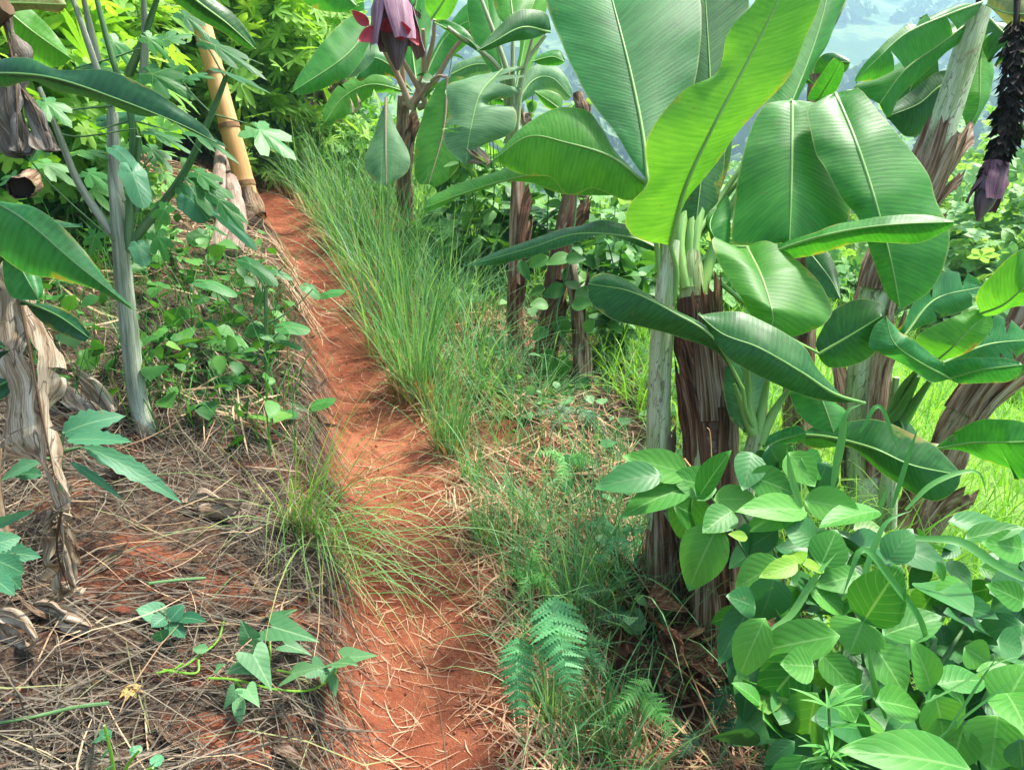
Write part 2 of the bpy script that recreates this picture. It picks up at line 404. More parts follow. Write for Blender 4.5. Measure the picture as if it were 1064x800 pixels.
def mat_leaf(name,c1,c2,trans=.3,rough=.42,veins=9.,vein=(.25,.4,.12),tmul=(1.5,1.4,.5),vs_=.16,spec=.3,tipdry=0.,basedry=0.):
    s=NT(name); u,v,r,vec=s.attr(); au=s.M('ABSOLUTE',u)
    n1=s.noise(13,3,s.pos()); f=s.M('ADD',s.M('MULTIPLY',r,.75),s.M('MULTIPLY',n1,.5)); f=s.ramp(f,.15,1.05)
    col=s.mix(f,c1,c2); bp=None
    if veins:
        ph=s.M('FRACT',s.M('SUBTRACT',s.M('MULTIPLY',v,veins),s.M('MULTIPLY',au,2.3)))
        tri=s.M('ABSOLUTE',s.M('SUBTRACT',ph,.5))
        vm=s.M('SUBTRACT',1.,s.ramp(tri,.0,.10)); mr=s.M('SUBTRACT',1.,s.ramp(au,.015,.075))
        k=s.M('MAXIMUM',s.M('MULTIPLY',vm,vs_),s.M('MULTIPLY',mr,.75))
        col=s.mix(k,col,vein)
        bp=s.bump(s.M('ADD',s.M('MULTIPLY',tri,1.0),s.M('MULTIPLY',n1,1.2)),.16,.004)
    n3=s.noise(42,4,s.pos(),.75); fl=s.ramp(n3,.655,.69); col=s.mix(s.M('MULTIPLY',fl,.6),col,(.18,.12,.04))
    col=s.mix(s.M('MULTIPLY',s.ramp(r,.955,.99),.35),col,(.24,.36,.05))
    if basedry:
        col=s.mix(s.M('MULTIPLY',s.M('SUBTRACT',1.,s.ramp(s.M('SUBTRACT',v,s.M('MULTIPLY',r,.08)),.02,.12)),basedry),col,(.46,.29,.13))
    if tipdry:
        col=s.mix(s.M('MULTIPLY',s.ramp(s.M('ADD',v,s.M('MULTIPLY',r,.5)),.95,1.3),tipdry),col,(.42,.32,.13))
    tc=s.n('ShaderNodeMix',{'data_type':'RGBA','blend_type':'MULTIPLY'}); s.set(tc.inputs[0],1.); s.set(tc.inputs[6],col); s.set(tc.inputs[7],(*tmul,1))
    MAT[name]=s.finish(col,rough,spec,trans,tc.outputs[2],bp)
def mat_streak(name,cols,rough=.8,scale=1.0,bumpst=.6,spec=.2,trans=0.,fu=5.,fv=5.,blot=None):
    """fibres running along the stem: colours given dark to pale"""
    s=NT(name); u,v,r,vec=s.attr()
    vv=s.n('ShaderNodeCombineXYZ',X=s.M('MULTIPLY',u,fu*scale),Y=s.M('MULTIPLY',v,fv*scale),Z=s.M('MULTIPLY',r,19.))
    n1=s.noise(1.,5,vv.outputs[0],.6,.4)
    v2=s.n('ShaderNodeCombineXYZ',X=s.M('MULTIPLY',u,fu*8*scale),Y=s.M('MULTIPLY',v,fv*1.6*scale),Z=r)
    n2=s.noise(1.,4,v2.outputs[0])
    f=s.M('ADD',s.M('MULTIPLY',n1,.75),s.M('MULTIPLY',n2,.35)); f=s.ramp(f,.33,.78)
    cr_=s.n('ShaderNodeValToRGB'); s.set(cr_.inputs[0],f); el=cr_.color_ramp.elements
    for i,c in enumerate(cols):
        p=i/(len(cols)-1)
        if i==0: e=el[0]
        elif i==len(cols)-1: e=el[-1]
        else: e=el.new(p)
        e.position=p; e.color=c4(c)
    col=cr_.outputs[0]
    if blot is not None:
        v3=s.n('ShaderNodeCombineXYZ',X=s.M('MULTIPLY',u,3.),Y=s.M('MULTIPLY',v,9.),Z=r); b1=s.noise(1.,5,v3.outputs[0],.7,.6)
        col=s.mix(s.M('MULTIPLY',s.ramp(b1,.56,.66),.7),col,blot)
        v4=s.n('ShaderNodeCombineXYZ',X=s.M('MULTIPLY',u,2.),Y=s.M('ADD',s.M('MULTIPLY',v,4.),s.M('MULTIPLY',u,1.6)),Z=r); b2=s.noise(1.7,2,v4.outputs[0]); ed=s.M('ABSOLUTE',s.M('SUBTRACT',b2,.5)); col=s.mix(s.M('MULTIPLY',s.M('SUBTRACT',1.,s.ramp(ed,.004,.014)),.7),col,tuple(c*.3 for c in blot))
    MAT[name]=s.finish(col,rough,spec,trans,None,s.bump(s.M('ADD',n2,s.M('MULTIPLY',n1,.6)),bumpst,.008))
# ---------------------------------------------------------------- material set
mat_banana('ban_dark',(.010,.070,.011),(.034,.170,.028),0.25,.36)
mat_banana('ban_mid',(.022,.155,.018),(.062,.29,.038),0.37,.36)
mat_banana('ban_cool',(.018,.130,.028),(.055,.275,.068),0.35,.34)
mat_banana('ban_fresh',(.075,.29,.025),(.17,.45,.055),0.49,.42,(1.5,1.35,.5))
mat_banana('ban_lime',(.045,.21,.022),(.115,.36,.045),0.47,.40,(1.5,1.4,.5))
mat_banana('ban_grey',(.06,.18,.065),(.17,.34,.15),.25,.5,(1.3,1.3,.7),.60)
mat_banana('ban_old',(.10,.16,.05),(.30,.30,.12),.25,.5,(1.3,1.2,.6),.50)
mat_streak('rib',[(.13,.31,.06),(.28,.45,.12)],.45,1.,.15,.4)
mat_streak('rib_dark',[(.06,.17,.04),(.13,.27,.07)],.45,1.,.15,.4)
mat_streak('rib_pink',[(.30,.14,.09),(.42,.26,.17),(.34,.36,.18)],.5,1.,.2,.35)
mat_streak('rib_dry',[(.10,.055,.03),(.22,.14,.08)],.8)
mat_streak('stem_pale',[(.16,.21,.07),(.31,.39,.17),(.48,.53,.32),(.60,.62,.46)],.5,.7,.25,.3,blot=(.26,.19,.10))
mat_streak('stem_dark',[(.020,.011,.007),(.075,.026,.014),(.15,.07,.03),(.13,.17,.05)],.5,.8,.8,.35,blot=(.36,.27,.17))
mat_streak('stem_brown',[(.045,.022,.013),(.16,.085,.045),(.33,.22,.14),(.42,.33,.25)],.8,1.0,1.,blot=(.34,.30,.16))
mat_streak('sheath_dry',[(.05,.024,.015),(.20,.105,.055),(.42,.29,.20),(.62,.52,.42)],.75,.9,1.,.2,.12)
mat_streak('sheath_rust',[(.025,.012,.008),(.11,.045,.022),(.25,.12,.065),(.48,.34,.23)],.7,.9,1.,.2,.1)
mat_streak('dry_leaf',[(.15,.095,.055),(.36,.26,.17),(.58,.48,.36),(.68,.60,.49)],.85,1.5,.6,.1,.25,blot=(.20,.12,.075))
mat_streak('dry_grey',[(.075,.055,.042),(.20,.16,.125),(.34,.29,.24),(.46,.41,.36)],.85,1.1,1.,.15,.1)
mat_streak('bamboo',[(.50,.24,.075),(.60,.33,.12),(.66,.40,.18)],.45,.5,.1,.35)
mat_streak('bamboo_node',[(.18,.09,.04),(.34,.19,.09)],.7)
mat_streak('log_bark',[(.12,.085,.06),(.30,.22,.17),(.46,.37,.31)],.85,1.,1.)
mat_streak('cane_grey',[(.12,.15,.09),(.30,.33,.24),(.46,.48,.40)],.6,.8,.5)
mat_streak('cane_green',[(.03,.09,.025),(.08,.18,.06),(.18,.27,.13)],.5,.8,.3)
mat_streak('twig',[(.09,.05,.03),(.2,.13,.08)],.8)
mat_streak('bract_dark',[(.010,.007,.006),(.035,.024,.018),(.10,.075,.055)],.75,1.,1.)
mat_streak('bract_mauve',[(.12,.035,.06),(.30,.14,.20),(.46,.28,.34)],.5,.5,.3,.4)
mat_streak('bract_plum',[(.05,.018,.028),(.13,.05,.08),(.22,.10,.13)],.55,.5,.3,.3)
mat_streak('bract_red',[(.30,.008,.020),(.55,.03,.05)],.4,.5,.2,.4,.1)
mat_streak('bud_plum',[(.035,.018,.026),(.11,.055,.075),(.19,.11,.13)],.4,.5,.2,.4)
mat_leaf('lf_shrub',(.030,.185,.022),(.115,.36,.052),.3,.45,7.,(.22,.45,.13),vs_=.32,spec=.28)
mat_leaf('lf_shrub_dark',(.020,.115,.028),(.055,.21,.052),.2,.42,7.,(.10,.22,.08))  # darker copy of the shrub green, with leaf shade put into the colour
mat_leaf('lf_limey',(.20,.42,.04),(.30,.52,.07),.4,.45,6.,(.4,.55,.2))
mat_leaf('lf_castor',(.018,.115,.025),(.06,.24,.05),.3,.45,6.,(.16,.32,.09))
mat_leaf('lf_castor_cool',(.035,.16,.075),(.08,.25,.12),.22,.45,6.,(.18,.33,.15))
mat_leaf('lf_yellow',(.13,.34,.035),(.34,.55,.10),.42,.5,0)
mat_leaf('lf_weed',(.025,.12,.022),(.09,.26,.045),.3,.5,0)
mat_leaf('lf_cool',(.025,.13,.06),(.08,.25,.12),.22,.5,6.,(.18,.33,.16))
mat_leaf('lf_canna',(.012,.075,.022),(.035,.15,.045),.2,.3,13.,(.10,.22,.08),spec=.5)
mat_leaf('lf_bean',(.05,.17,.06),(.13,.30,.12),.25,.5,6.,(.22,.36,.18))
mat_leaf('lf_fern',(.045,.21,.065),(.12,.37,.13),.25,.55,0)
mat_leaf('lf_fern_lime',(.07,.28,.05),(.15,.42,.09),.35,.5,0)
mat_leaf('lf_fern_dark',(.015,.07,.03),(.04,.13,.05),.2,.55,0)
mat_leaf('bush_far',(.15,.34,.11),(.34,.54,.24),.35,.6,0)  # background green paled so the sunlit look sits in the colour
mat_leaf('bush_mid',(.08,.25,.05),(.22,.44,.12),.35,.55,0)  # also paled, sunlight put into the leaf colour
mat_leaf('grass_row',(.035,.175,.045),(.22,.44,.19),.35,.5,0,tipdry=.12,basedry=.5)
mat_leaf('grass_cut',(.30,.17,.075),(.52,.36,.19),.15,.7,0)
mat_leaf('grass_lime',(.13,.34,.03),(.27,.52,.07),.42,.5,0)
mat_leaf('grass_arch',(.07,.20,.045),(.22,.36,.12),.3,.5,0,tipdry=.8)
mat_leaf('strap',(.06,.24,.05),(.14,.36,.09),.35,.42,0)
mat_leaf('straw_tan',(.20,.125,.065),(.52,.37,.23),.1,.8,0)
mat_leaf('straw_red',(.30,.15,.08),(.60,.40,.25),.1,.8,0)
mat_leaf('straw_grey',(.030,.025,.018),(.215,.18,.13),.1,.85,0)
mat_leaf('petal_yellow',(.45,.30,.06),(.62,.45,.18),.3,.6,0)
def soil_mat():
    s=NT('red_soil_ground'); sm,gm,far,_=s.attr(); p=s.pos()
    n0=s.noise(2.2,4,p); n1=s.noise(11,5,p,.65); n2=s.noise(55,5,p,.7); n3=s.noise(190,3,p,.7); n5=s.noise(.05,5,p); n6=s.noise(.6,5,p,.7)
    red=s.mix(s.ramp(n0,.35,.68),(.225,.062,.029),(.385,.135,.068))
    red=s.mix(s.ramp(n1,.42,.72),red,(.17,.048,.023))
    n7=s.noise(4.3,5,p,.7); red=s.mix(s.M('MULTIPLY',s.ramp(n7,.50,.66),.75),red,(.135,.042,.022))
    red=s.mix(s.M('MULTIPLY',s.ramp(n2,.55,.75),.55),red,(.50,.23,.13))
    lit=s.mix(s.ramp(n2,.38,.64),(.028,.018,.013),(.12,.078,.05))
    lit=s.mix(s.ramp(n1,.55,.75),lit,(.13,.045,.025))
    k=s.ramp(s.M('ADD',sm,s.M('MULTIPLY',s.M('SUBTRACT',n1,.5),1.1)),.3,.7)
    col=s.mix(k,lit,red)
    gr=s.mix(s.ramp(n6,.35,.7),(.07,.18,.03),(.26,.40,.08))
    col=s.mix(s.ramp(s.M('ADD',gm,s.M('MULTIPLY',s.M('SUBTRACT',n1,.5),.8)),.3,.7),col,gr)
    fo=s.mix(s.ramp(n5,.42,.60),(.022,.07,.022),(.17,.25,.065))
    fo=s.mix(s.ramp(s.noise(.22,5,p,.75),.4,.65),fo,(.04,.10,.03))
    col=s.mix(far,col,fo)
    h=s.M('ADD',s.M('MULTIPLY',n2,.6),s.M('ADD',s.M('MULTIPLY',n1,1.2),s.M('MULTIPLY',n3,.3)))
    MAT['soil']=s.finish(col,.9,.15,0,None,s.bump(h,.9,.02))
soil_mat()
# ---------------------------------------------------------------- ground: one sheet to the horizon
def axis(lo,hi,f0,f1,step,g=1.16):
    a=list(np.arange(f0,f1,step)); s=step
    while a[-1]<hi: s=min(s*g,45); a.append(a[-1]+s)
    s=step
    while a[0]>lo: s=min(s*g,45); a.insert(0,a[0]-s)
    return np.array(a)
gx=axis(-1500,1700,-3.2,3.2,.028); gy=axis(-500,2600,.7,7.5,.03)
GX,GY=np.meshgrid(gx,gy); GZ=height(GX,GY)
S_=GX-xpath(GY)
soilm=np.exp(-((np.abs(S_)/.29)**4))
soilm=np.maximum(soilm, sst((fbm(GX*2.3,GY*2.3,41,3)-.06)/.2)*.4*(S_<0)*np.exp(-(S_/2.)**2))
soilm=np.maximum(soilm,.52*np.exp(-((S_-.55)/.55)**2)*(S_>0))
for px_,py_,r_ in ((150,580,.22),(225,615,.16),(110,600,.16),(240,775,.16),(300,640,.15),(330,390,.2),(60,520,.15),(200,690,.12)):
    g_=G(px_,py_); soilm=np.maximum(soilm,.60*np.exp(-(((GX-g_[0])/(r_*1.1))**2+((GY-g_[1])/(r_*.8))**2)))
greenm=sst((S_-1.25)/.8)*1.0; greenm=np.maximum(greenm,sst((GY-7.)/2.)*.9)
farm=sst((np.hypot(GX,GY)-60)/70)
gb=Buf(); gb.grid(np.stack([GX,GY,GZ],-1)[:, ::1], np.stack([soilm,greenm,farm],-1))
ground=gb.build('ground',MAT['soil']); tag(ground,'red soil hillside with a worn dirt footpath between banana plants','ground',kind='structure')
# ---------------------------------------------------------------- camera, sky, sun, air
cam=bpy.data.cameras.new('camera'); co=bpy.data.objects.new('camera',cam); COL.objects.link(co); scene.camera=co
cam.sensor_fit='HORIZONTAL'; cam.sensor_width=36.; cam.lens=36.*FPX/1064.; cam.clip_end=6000; cam.clip_start=.05
co.location=(0,0,CAMZ); co.rotation_euler=(PI/2-PITCH,0,0)
SUN_EL=math.radians(58); SUN_AZ=math.radians(52)      # azimuth from +Y towards +X
w=bpy.data.worlds.new('World'); scene.world=w; w.use_nodes=True; nt=w.node_tree; nt.nodes.clear()
sk=nt.nodes.new('ShaderNodeTexSky'); sk.sky_type='NISHITA'; sk.sun_disc=False; sk.sun_elevation=SUN_EL; sk.sun_rotation=SUN_AZ; sk.air_density=1.; sk.dust_density=4.; sk.ozone_density=1.
bg=nt.nodes.new('ShaderNodeBackground'); bg.inputs[1].default_value=.108; wo=nt.nodes.new('ShaderNodeOutputWorld')
nt.links.new(sk.outputs[0],bg.inputs[0]); nt.links.new(bg.outputs[0],wo.inputs[0])
sl=bpy.data.lights.new('sun','SUN'); sl.energy=3.1; sl.angle=math.radians(6); sl.color=(1,.95,.87); so=bpy.data.objects.new('sun',sl); COL.objects.link(so)
dv=Vector((math.sin(SUN_AZ)*math.cos(SUN_EL),math.cos(SUN_AZ)*math.cos(SUN_EL),math.sin(SUN_EL)))
so.rotation_euler=dv.to_track_quat('Z','Y').to_euler(); so.location=(3,3,20)
vs=scene.view_settings; vs.view_transform='Standard'; vs.look='None'; vs.gamma=1.; vs.use_curve_mapping=False; vs.exposure=2.03
def haze():
    s=NT('haze_air'); v=s.n('ShaderNodeVolumePrincipled'); v.inputs['Color'].default_value=(.50,.84,1.,1); v.inputs['Density'].default_value=.0015; v.inputs['Anisotropy'].default_value=.2
    s.t.links.new(v.outputs[0],s.out.inputs['Volume'])
    z0=float(GZ.min())-1.; z1=float(GZ.max())+12.; x0,x1,y0,y1=gx[0]-3,gx[-1]+3,gy[0]-3,gy[-1]+3
    V=np.array([[x,y,z] for z in (z0,z1) for y in (y0,y1) for x in (x0,x1)]); b=Buf()
    b.add(V,V*0,[(0,2,3,1),(4,5,7,6),(0,1,5,4),(2,6,7,3),(0,4,6,2),(1,3,7,5)])
    h=b.build('haze',s.m,smooth=False); tag(h,'pale blue valley haze in front of the far hills','haze',kind='stuff')
haze()
# ---------------------------------------------------------------- straw litter
PATCH=[(G(a,b_),r_) for a,b_,r_ in ((150,580,.17),(225,615,.12),(110,600,.12),(240,775,.11),(300,640,.10))]
def thin(xy,keep=.5):
    k=np.ones(len(xy),bool)
    for g_,r_ in PATCH: k&=~((((xy[:,0]-g_[0])/(r_*1.5))**2+((xy[:,1]-g_[1])/r_)**2<1)&(rng.random(len(xy))>keep))
    return xy[k]
def scatter(n,y0,y1,s0,s1,seed=0,bias=1.,clump=0.):
    r=np.random.default_rng(seed+100); y=y0+(y1-y0)*r.random(n)**bias; s=s0+(s1-s0)*r.random(n)
    xy=np.stack([xpath(y)+s,y],-1)
    if clump:
        k=fbm(xy[:,0]*2.1,xy[:,1]*2.1,seed,2)+.5 > r.random(n)*clump; xy=xy[k]
    return xy
b=Buf()
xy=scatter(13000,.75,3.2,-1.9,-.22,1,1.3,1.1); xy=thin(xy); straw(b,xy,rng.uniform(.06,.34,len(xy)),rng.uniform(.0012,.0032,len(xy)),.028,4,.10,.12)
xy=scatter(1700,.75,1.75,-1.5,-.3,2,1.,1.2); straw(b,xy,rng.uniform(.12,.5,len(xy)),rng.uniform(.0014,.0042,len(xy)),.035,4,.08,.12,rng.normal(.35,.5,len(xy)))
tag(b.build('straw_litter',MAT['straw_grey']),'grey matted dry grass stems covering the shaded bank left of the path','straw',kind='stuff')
b=Buf()
xy=scatter(4200,2.4,6.5,-2.4,-.2,3,1.2,1.0); straw(b,xy,rng.uniform(.08,.4,len(xy)),rng.uniform(.003,.007,len(xy)),.06,4,.12,.12)
xy=scatter(260,.8,3.,-1.6,-.25,4); straw(b,xy,rng.uniform(.08,.35,len(xy)),rng.uniform(.0014,.0035,len(xy)),.05,4,.1,.1)
tag(b.build('straw_mulch',MAT['straw_tan']),'tan dry stalks strewn up the slope around the bamboo pole','straw',kind='stuff')
b=Buf()
xy=scatter(7000,1.3,5.5,.16,1.15,5,1.2,1.0); straw(b,xy,rng.uniform(.06,.3,len(xy)),rng.uniform(.002,.006,len(xy)),.03,4,.10,.1)
xy=scatter(3900,1.2,5.6,-.26,.24,6,1.,1.2); straw(b,xy,rng.uniform(.02,.11,len(xy)),rng.uniform(.0012,.003,len(xy)),.004,3,.15,.02)
xy=scatter(26,1.2,3.6,-.2,.2,8,1.); straw(b,xy,rng.uniform(.15,.38,len(xy)),rng.uniform(.002,.004,len(xy)),.006,4,.06,.02)
tag(b.build('straw_clippings',MAT['straw_red']),'reddish straw clippings along the right edge of the dirt path','straw',kind='stuff')
# crumbs of soil and dead leaf scraps
b=Buf(); xy=scatter(1500,1.1,4.5,-.42,.36,9,1.3); z=height(xy[:,0],xy[:,1]); n=len(xy)
ico=np.array([[0,0,1],[.9,0,.4],[.28,.85,.4],[-.72,.53,.4],[-.72,-.53,.4],[.28,-.85,.4]]); fi=[(0,1,2),(0,2,3),(0,3,4),(0,4,5),(0,5,1)]
sz=rng.uniform(.002,.010,n)*(rng.random(n)**1.5+.3)
V=np.stack([xy[:,0],xy[:,1],z-.001],-1)[:,None]+ico[None]*sz[:,None,None]*rng.uniform(.6,1.3,(n,6,1))
b.add(V,np.tile([1,0,0],(n*6,1)),t=(np.array(fi)[None]+(np.arange(n)*6)[:,None,None]))
tag(b.build('soil_crumbs',MAT['soil'],smooth=False),'loose crumbs of red soil on the footpath','soil',kind='stuff')
b=Buf(); xy=np.vstack([scatter(800,.8,4.2,-1.8,-.25,10,1.,1.2),scatter(420,1.4,4.5,.5,2.0,11)]); n=len(xy)
pos=np.stack([xy[:,0],xy[:,1],height(xy[:,0],xy[:,1])+.012],-1); d=rng.normal(0,1,(n,3)); d[:,2]*=.25
inst(b,'ovate',pos,d,nrm(np.array([0,0,1.])+rng.normal(0,.35,(n,3))),rng.uniform(.02,.09,n),rng.uniform(.15,.5,n),rng.uniform(-1.2,1.4,n))
tag(b.build('leaf_litter',MAT['sheath_dry']),'curled brown leaf scraps lying among the straw','leaf litter',kind='stuff')
# ================================================================ banana plants
def axis_px(z,pts,d,base=True,n=40):
    q=zz(z,pts); dd=np.interp(np.linspace(0,1,len(q)),np.linspace(0,1,len(d)),d)
    w=P(q[:,0],q[:,1],dd)
    if base: w[0]=on_ground(w[0])-np.array([0,0,.03])
    return w
def pstem(par,axis,r0,r1,mat,seed=0,name='pseudostem',wob=.12,n=46,sides=14):
    a=cr(axis,n); b=Buf(); tube(b,a,np.interp(np.linspace(0,1,n),[0,.12,1],[r0*1.18,r0,r1]),sides,rng.random(),wob,seed)
    return b.build(name,MAT[mat],par)
def sheaths(par,axis,r,lst,mat,seed=0):
    for i,(t0,t1,a0,aw,off,fl) in enumerate(lst):
        b=Buf(); sheath(b,axis,[r*1.1,r*.7],t0,t1,-a0,aw,off,fl,seed+i*13); b.build('dry_sheath',MAT[mat],par)
B_='bananas growing on the slope below the path'
# -- the two stems of the main clump
ax=axis_px(0,[(744,690),(739,560),(735,430),(722,310),(712,235)],[2.36,2.36,2.4,2.42,2.42])
PA=thing('banana_plant','big banana plant with a dark brown sheathed trunk and two broad leaves hanging face-on','banana plant',ax[0],B_)
pstem(PA,ax[:4],.083,.062,'stem_dark',3)
pstem(PA,np.vstack([ax[2]*.2+ax[3]*.8,ax[3],P(719,282,2.42),P(718,262,2.43)]),.052,.030,'stem_pale',4,'crown_sheath',.08)
b=Buf()
for pts in ([(714,300),(706,255),(716,205),(742,130)],[(722,300),(722,250),(735,195),(765,125)],[(728,305),(742,258),(766,205),(800,150)],[(718,300),(718,240),(728,190),(752,130)]): stalk(b,0,pts,(2.40,2.43,2.5,2.55),.022,.008,16,7)
b.build('leaf_stalk',MAT['rib'],PA)
sheaths(PA,ax,.085,[(.60,.84,-1.7,1.6,.002,.012),(.62,.88,-.6,1.3,.004,.02),(.60,.80,-2.7,1.3,.004,.02)],'sheath_rust',95)
sheaths(PA,ax,.085,[(.58,.80,-1.2,.8,.012,.012)],'sheath_dry',97)
sheaths(PA,ax,.085,[(.02,.30,-1.6,1.5,.004,.025),(.1,.42,.2,1.7,.005,.02),(.28,.62,-1.0,1.6,.005,.02),(.05,.33,2.4,1.6,.006,.03),(.45,.74,.9,1.7,.006,.03),(.52,.84,-1.4,1.2,.004,.015),(.4,.70,-2.6,1.3,.006,.03)],'sheath_rust',5)
sheaths(PA,ax,.085,[(.30,.52,.75,1.1,.016,.015),(0.0,.16,-.4,1.6,.015,.05),(.34,.62,-1.0,.7,.012,.012),(.08,.36,-2.1,.8,.012,.02),(.10,.30,-1.2,.6,.016,.01),(.55,.82,-1.9,.7,.012,.01)],'sheath_dry',55)
sheaths(PA,ax,.085,[(.0,.26,-1.0,.45,.013,.0),(.25,.5,-2.4,.4,.012,.0)],'stem_pale',65)
M_=MAT
leaf(PA,3,[(352,308),(352,420),(350,560),(344,742)],[(310,312),(268,322),(232,380),(200,480),(175,610),(166,735),(200,752)],[(400,316),(430,330),(470,430),(515,560),(530,650),(470,752)],(2.50,2.42,2.36,2.32),M_['ban_mid'],.04,.03,.02,.009,pet=[(45,740),(165,560),(290,385)],petd=[2.42,2.5,2.53],lab='broad upright leaf half shaded by its neighbour')
leaf(PA,3,[(485,288),(545,430),(602,600),(655,800),(684,950)],[(440,305),(402,330),(410,400),(432,480),(500,600),(560,680),(598,790),(640,900)],[(530,283),(560,278),(610,340),(700,440),(778,540),(806,640),(830,720),(815,820),(770,900)],(2.46,2.34,2.27,2.25,2.28),M_['ban_mid'],.03,.04,.022,.009,pet=[(48,740),(210,530),(390,370),(468,310)],petd=[2.44,2.55,2.58,2.52],lab='broad hanging leaf with its narrow tip pointing down')
leaf(PA,3,[(262,790),(360,750),(500,712),(660,690),(848,682)],[(290,760),(400,722),(520,684),(700,664),(820,668)],[(300,800),(420,785),(560,748),(740,746),(820,705)],(2.33,2.2,2.14,2.12),M_['ban_mid'],.03,.05,.02,.007)
leaf(PA,0,[(776,257),(792,290),(803,332),(790,352)],[(762,256),(742,245),(745,262),(752,280),(772,314),(786,340)],[(800,252),(832,272),(852,292),(862,315),(862,330),(848,340),(815,352)],(2.36,2.2,2.12,2.14),M_['ban_lime'],.05,.04,.03,.007,pet=[(722,275),(748,258)],petd=[2.42,2.42])
leaf(PA,6,[(435,318),(530,262),(628,202)],[(424,290),(440,250),(482,182),(560,150),(630,165)],[(442,340),(475,362),(560,347),(612,305),(650,225)],(2.5,2.48,2.46),M_['ban_dark'],.03,.03,.015,.007,pet=[(60,40),(300,240)],petd=[2.42,2.45])
leaf(PA,0,[(722,235),(738,120),(730,-50)],[(712,150),(704,60),(690,-20)],[(752,190),(764,110),(778,20),(770,-40)],(2.48,2.55,2.65),M_['ban_dark'],.03,.06,.02,.008)
leaf(PA,0,[(735,130),(728,190),(722,243)],[(716,150),(706,190),(710,232)],[(752,150),(748,200),(735,238)],(2.5,2.45,2.42),M_['ban_dark'],.02,.03,.015,.005)
leaf(PA,0,[(770,210),(812,130),(848,40),(868,-40)],[(780,150),(812,60),(845,-30)],[(800,190),(832,95),(860,42),(888,-30)],(2.5,2.6,2.7,2.8),M_['ban_mid'],.03,.06,.02,.008,pet=[(720,250)],petd=[2.45])
leaf(PA,3,[(120,640),(100,700),(150,780)],[(150,600),(165,640),(165,720)],[(95,660),(90,700),(110,760)],(2.45,2.4,2.4),M_['ban_mid'],.02,.02,.01,.004)
ax=axis_px(0,[(690,640),(687,520),(684,430),(688,350),(696,250)],[2.5,2.45,2.42,2.4,2.38])
P1=thing('banana_plant','banana plant with a slender pale green trunk and one huge bright leaf glowing above it','banana plant',ax[0],B_)
pstem(P1,ax,.047,.030,'stem_pale',9,wob=.06)
sheaths(P1,ax,.048,[(.0,.28,-1.2,1.6,.004,.03),(.0,.34,-1.9,1.8,.010,.04),(.30,.52,-1.0,1.0,.006,.012),(.15,.42,1.4,1.3,.003,.035)],'sheath_dry',77)
leaf(P1,0,[(673,188),(668,140),(655,75),(636,0),(612,-90)],[(655,165),(640,141),(612,105),(594,70),(578,30),(566,-10),(575,-90)],[(685,180),(706,140),(722,85),(728,30),(722,-20),(670,-100)],(2.34,2.42,2.5,2.6,2.75),M_['ban_cool'],.02,.07,.025,.010,pet=[(688,330),(684,265)],petd=[2.4,2.37],lab='huge upright leaf with a pale midrib')
leaf(P1,0,[(697,255),(712,195),(742,130),(778,62),(812,-6),(835,-60)],[(670,250),(651,238),(652,216),(674,190),(672,145),(708,96),(745,76),(757,34),(785,2),(800,-40)],[(702,235),(716,205),(742,169),(766,135),(800,104),(821,80),(836,42),(853,-4),(865,-50)],(2.33,2.2,2.12,2.08,2.05,2.05),M_['ban_fresh'],.03,.05,.03,.010,pet=[(692,345),(703,290)],petd=[2.4,2.36],lab='bright yellow green leaf lit from behind')
leaf(P1,2,[(948,562),(840,482),(700,438),(590,420),(488,486)],[(900,520),(850,470),(815,400),(770,338),(680,335),(590,378),(530,430)],[(930,600),(890,616),(790,580),(740,597),(700,595),(660,545),(590,540),(530,520)],(2.36,2.4,2.42,2.45,2.5),M_['ban_lime'],.06,.05,.03,.008,pet=[(1010,780),(985,640)],petd=[2.38,2.36],lab='leaf leaning left and seen from below')
leaf(P1,2,[(880,600),(700,545),(560,545),(400,590),(268,640)],[(760,520),(620,495),(510,512),(380,560),(280,603)],[(800,600),(690,595),(560,552),(400,600),(275,652)],(2.45,2.5,2.55,2.6,2.6),M_['ban_lime'],.04,.02,.015,.006)
leaf(P1,0,[(690,262),(656,247),(600,243),(550,258),(482,277)],[(668,240),(650,233),(627,229),(593,236),(553,247),(505,266)],[(668,256),(640,246),(612,249),(560,264),(510,275)],(2.4,2.42,2.45,2.5,2.55),M_['ban_dark'],.04,-.01,.015,.005)
# -- young fan plant
ax=axis_px(6,[(210,1010),(205,850),(212,700),(240,560)],[2.3,2.28,2.25,2.22])
PB=thing('banana_plant','young banana plant with leaf stalks fanning out low from a short pale stem','banana plant',ax[0],B_)
pstem(PB,ax,.032,.022,'stem_pale',21,wob=.05)
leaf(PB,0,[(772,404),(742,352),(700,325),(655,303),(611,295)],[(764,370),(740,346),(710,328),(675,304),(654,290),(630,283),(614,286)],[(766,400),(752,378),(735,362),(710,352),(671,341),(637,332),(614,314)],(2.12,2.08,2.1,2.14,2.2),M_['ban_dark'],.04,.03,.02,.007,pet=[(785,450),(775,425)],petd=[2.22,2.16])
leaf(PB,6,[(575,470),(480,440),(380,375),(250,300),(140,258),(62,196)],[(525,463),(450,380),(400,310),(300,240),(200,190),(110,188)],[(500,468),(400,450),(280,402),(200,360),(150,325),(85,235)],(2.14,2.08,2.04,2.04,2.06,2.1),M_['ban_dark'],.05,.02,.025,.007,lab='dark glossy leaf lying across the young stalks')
leaf(PB,6,[(215,560),(216,450),(212,300)],[(165,520),(140,420),(145,310)],[(270,520),(280,420),(270,310)],(2.24,2.3,2.35),M_['ban_dark'],.03,.03,.015,.006)
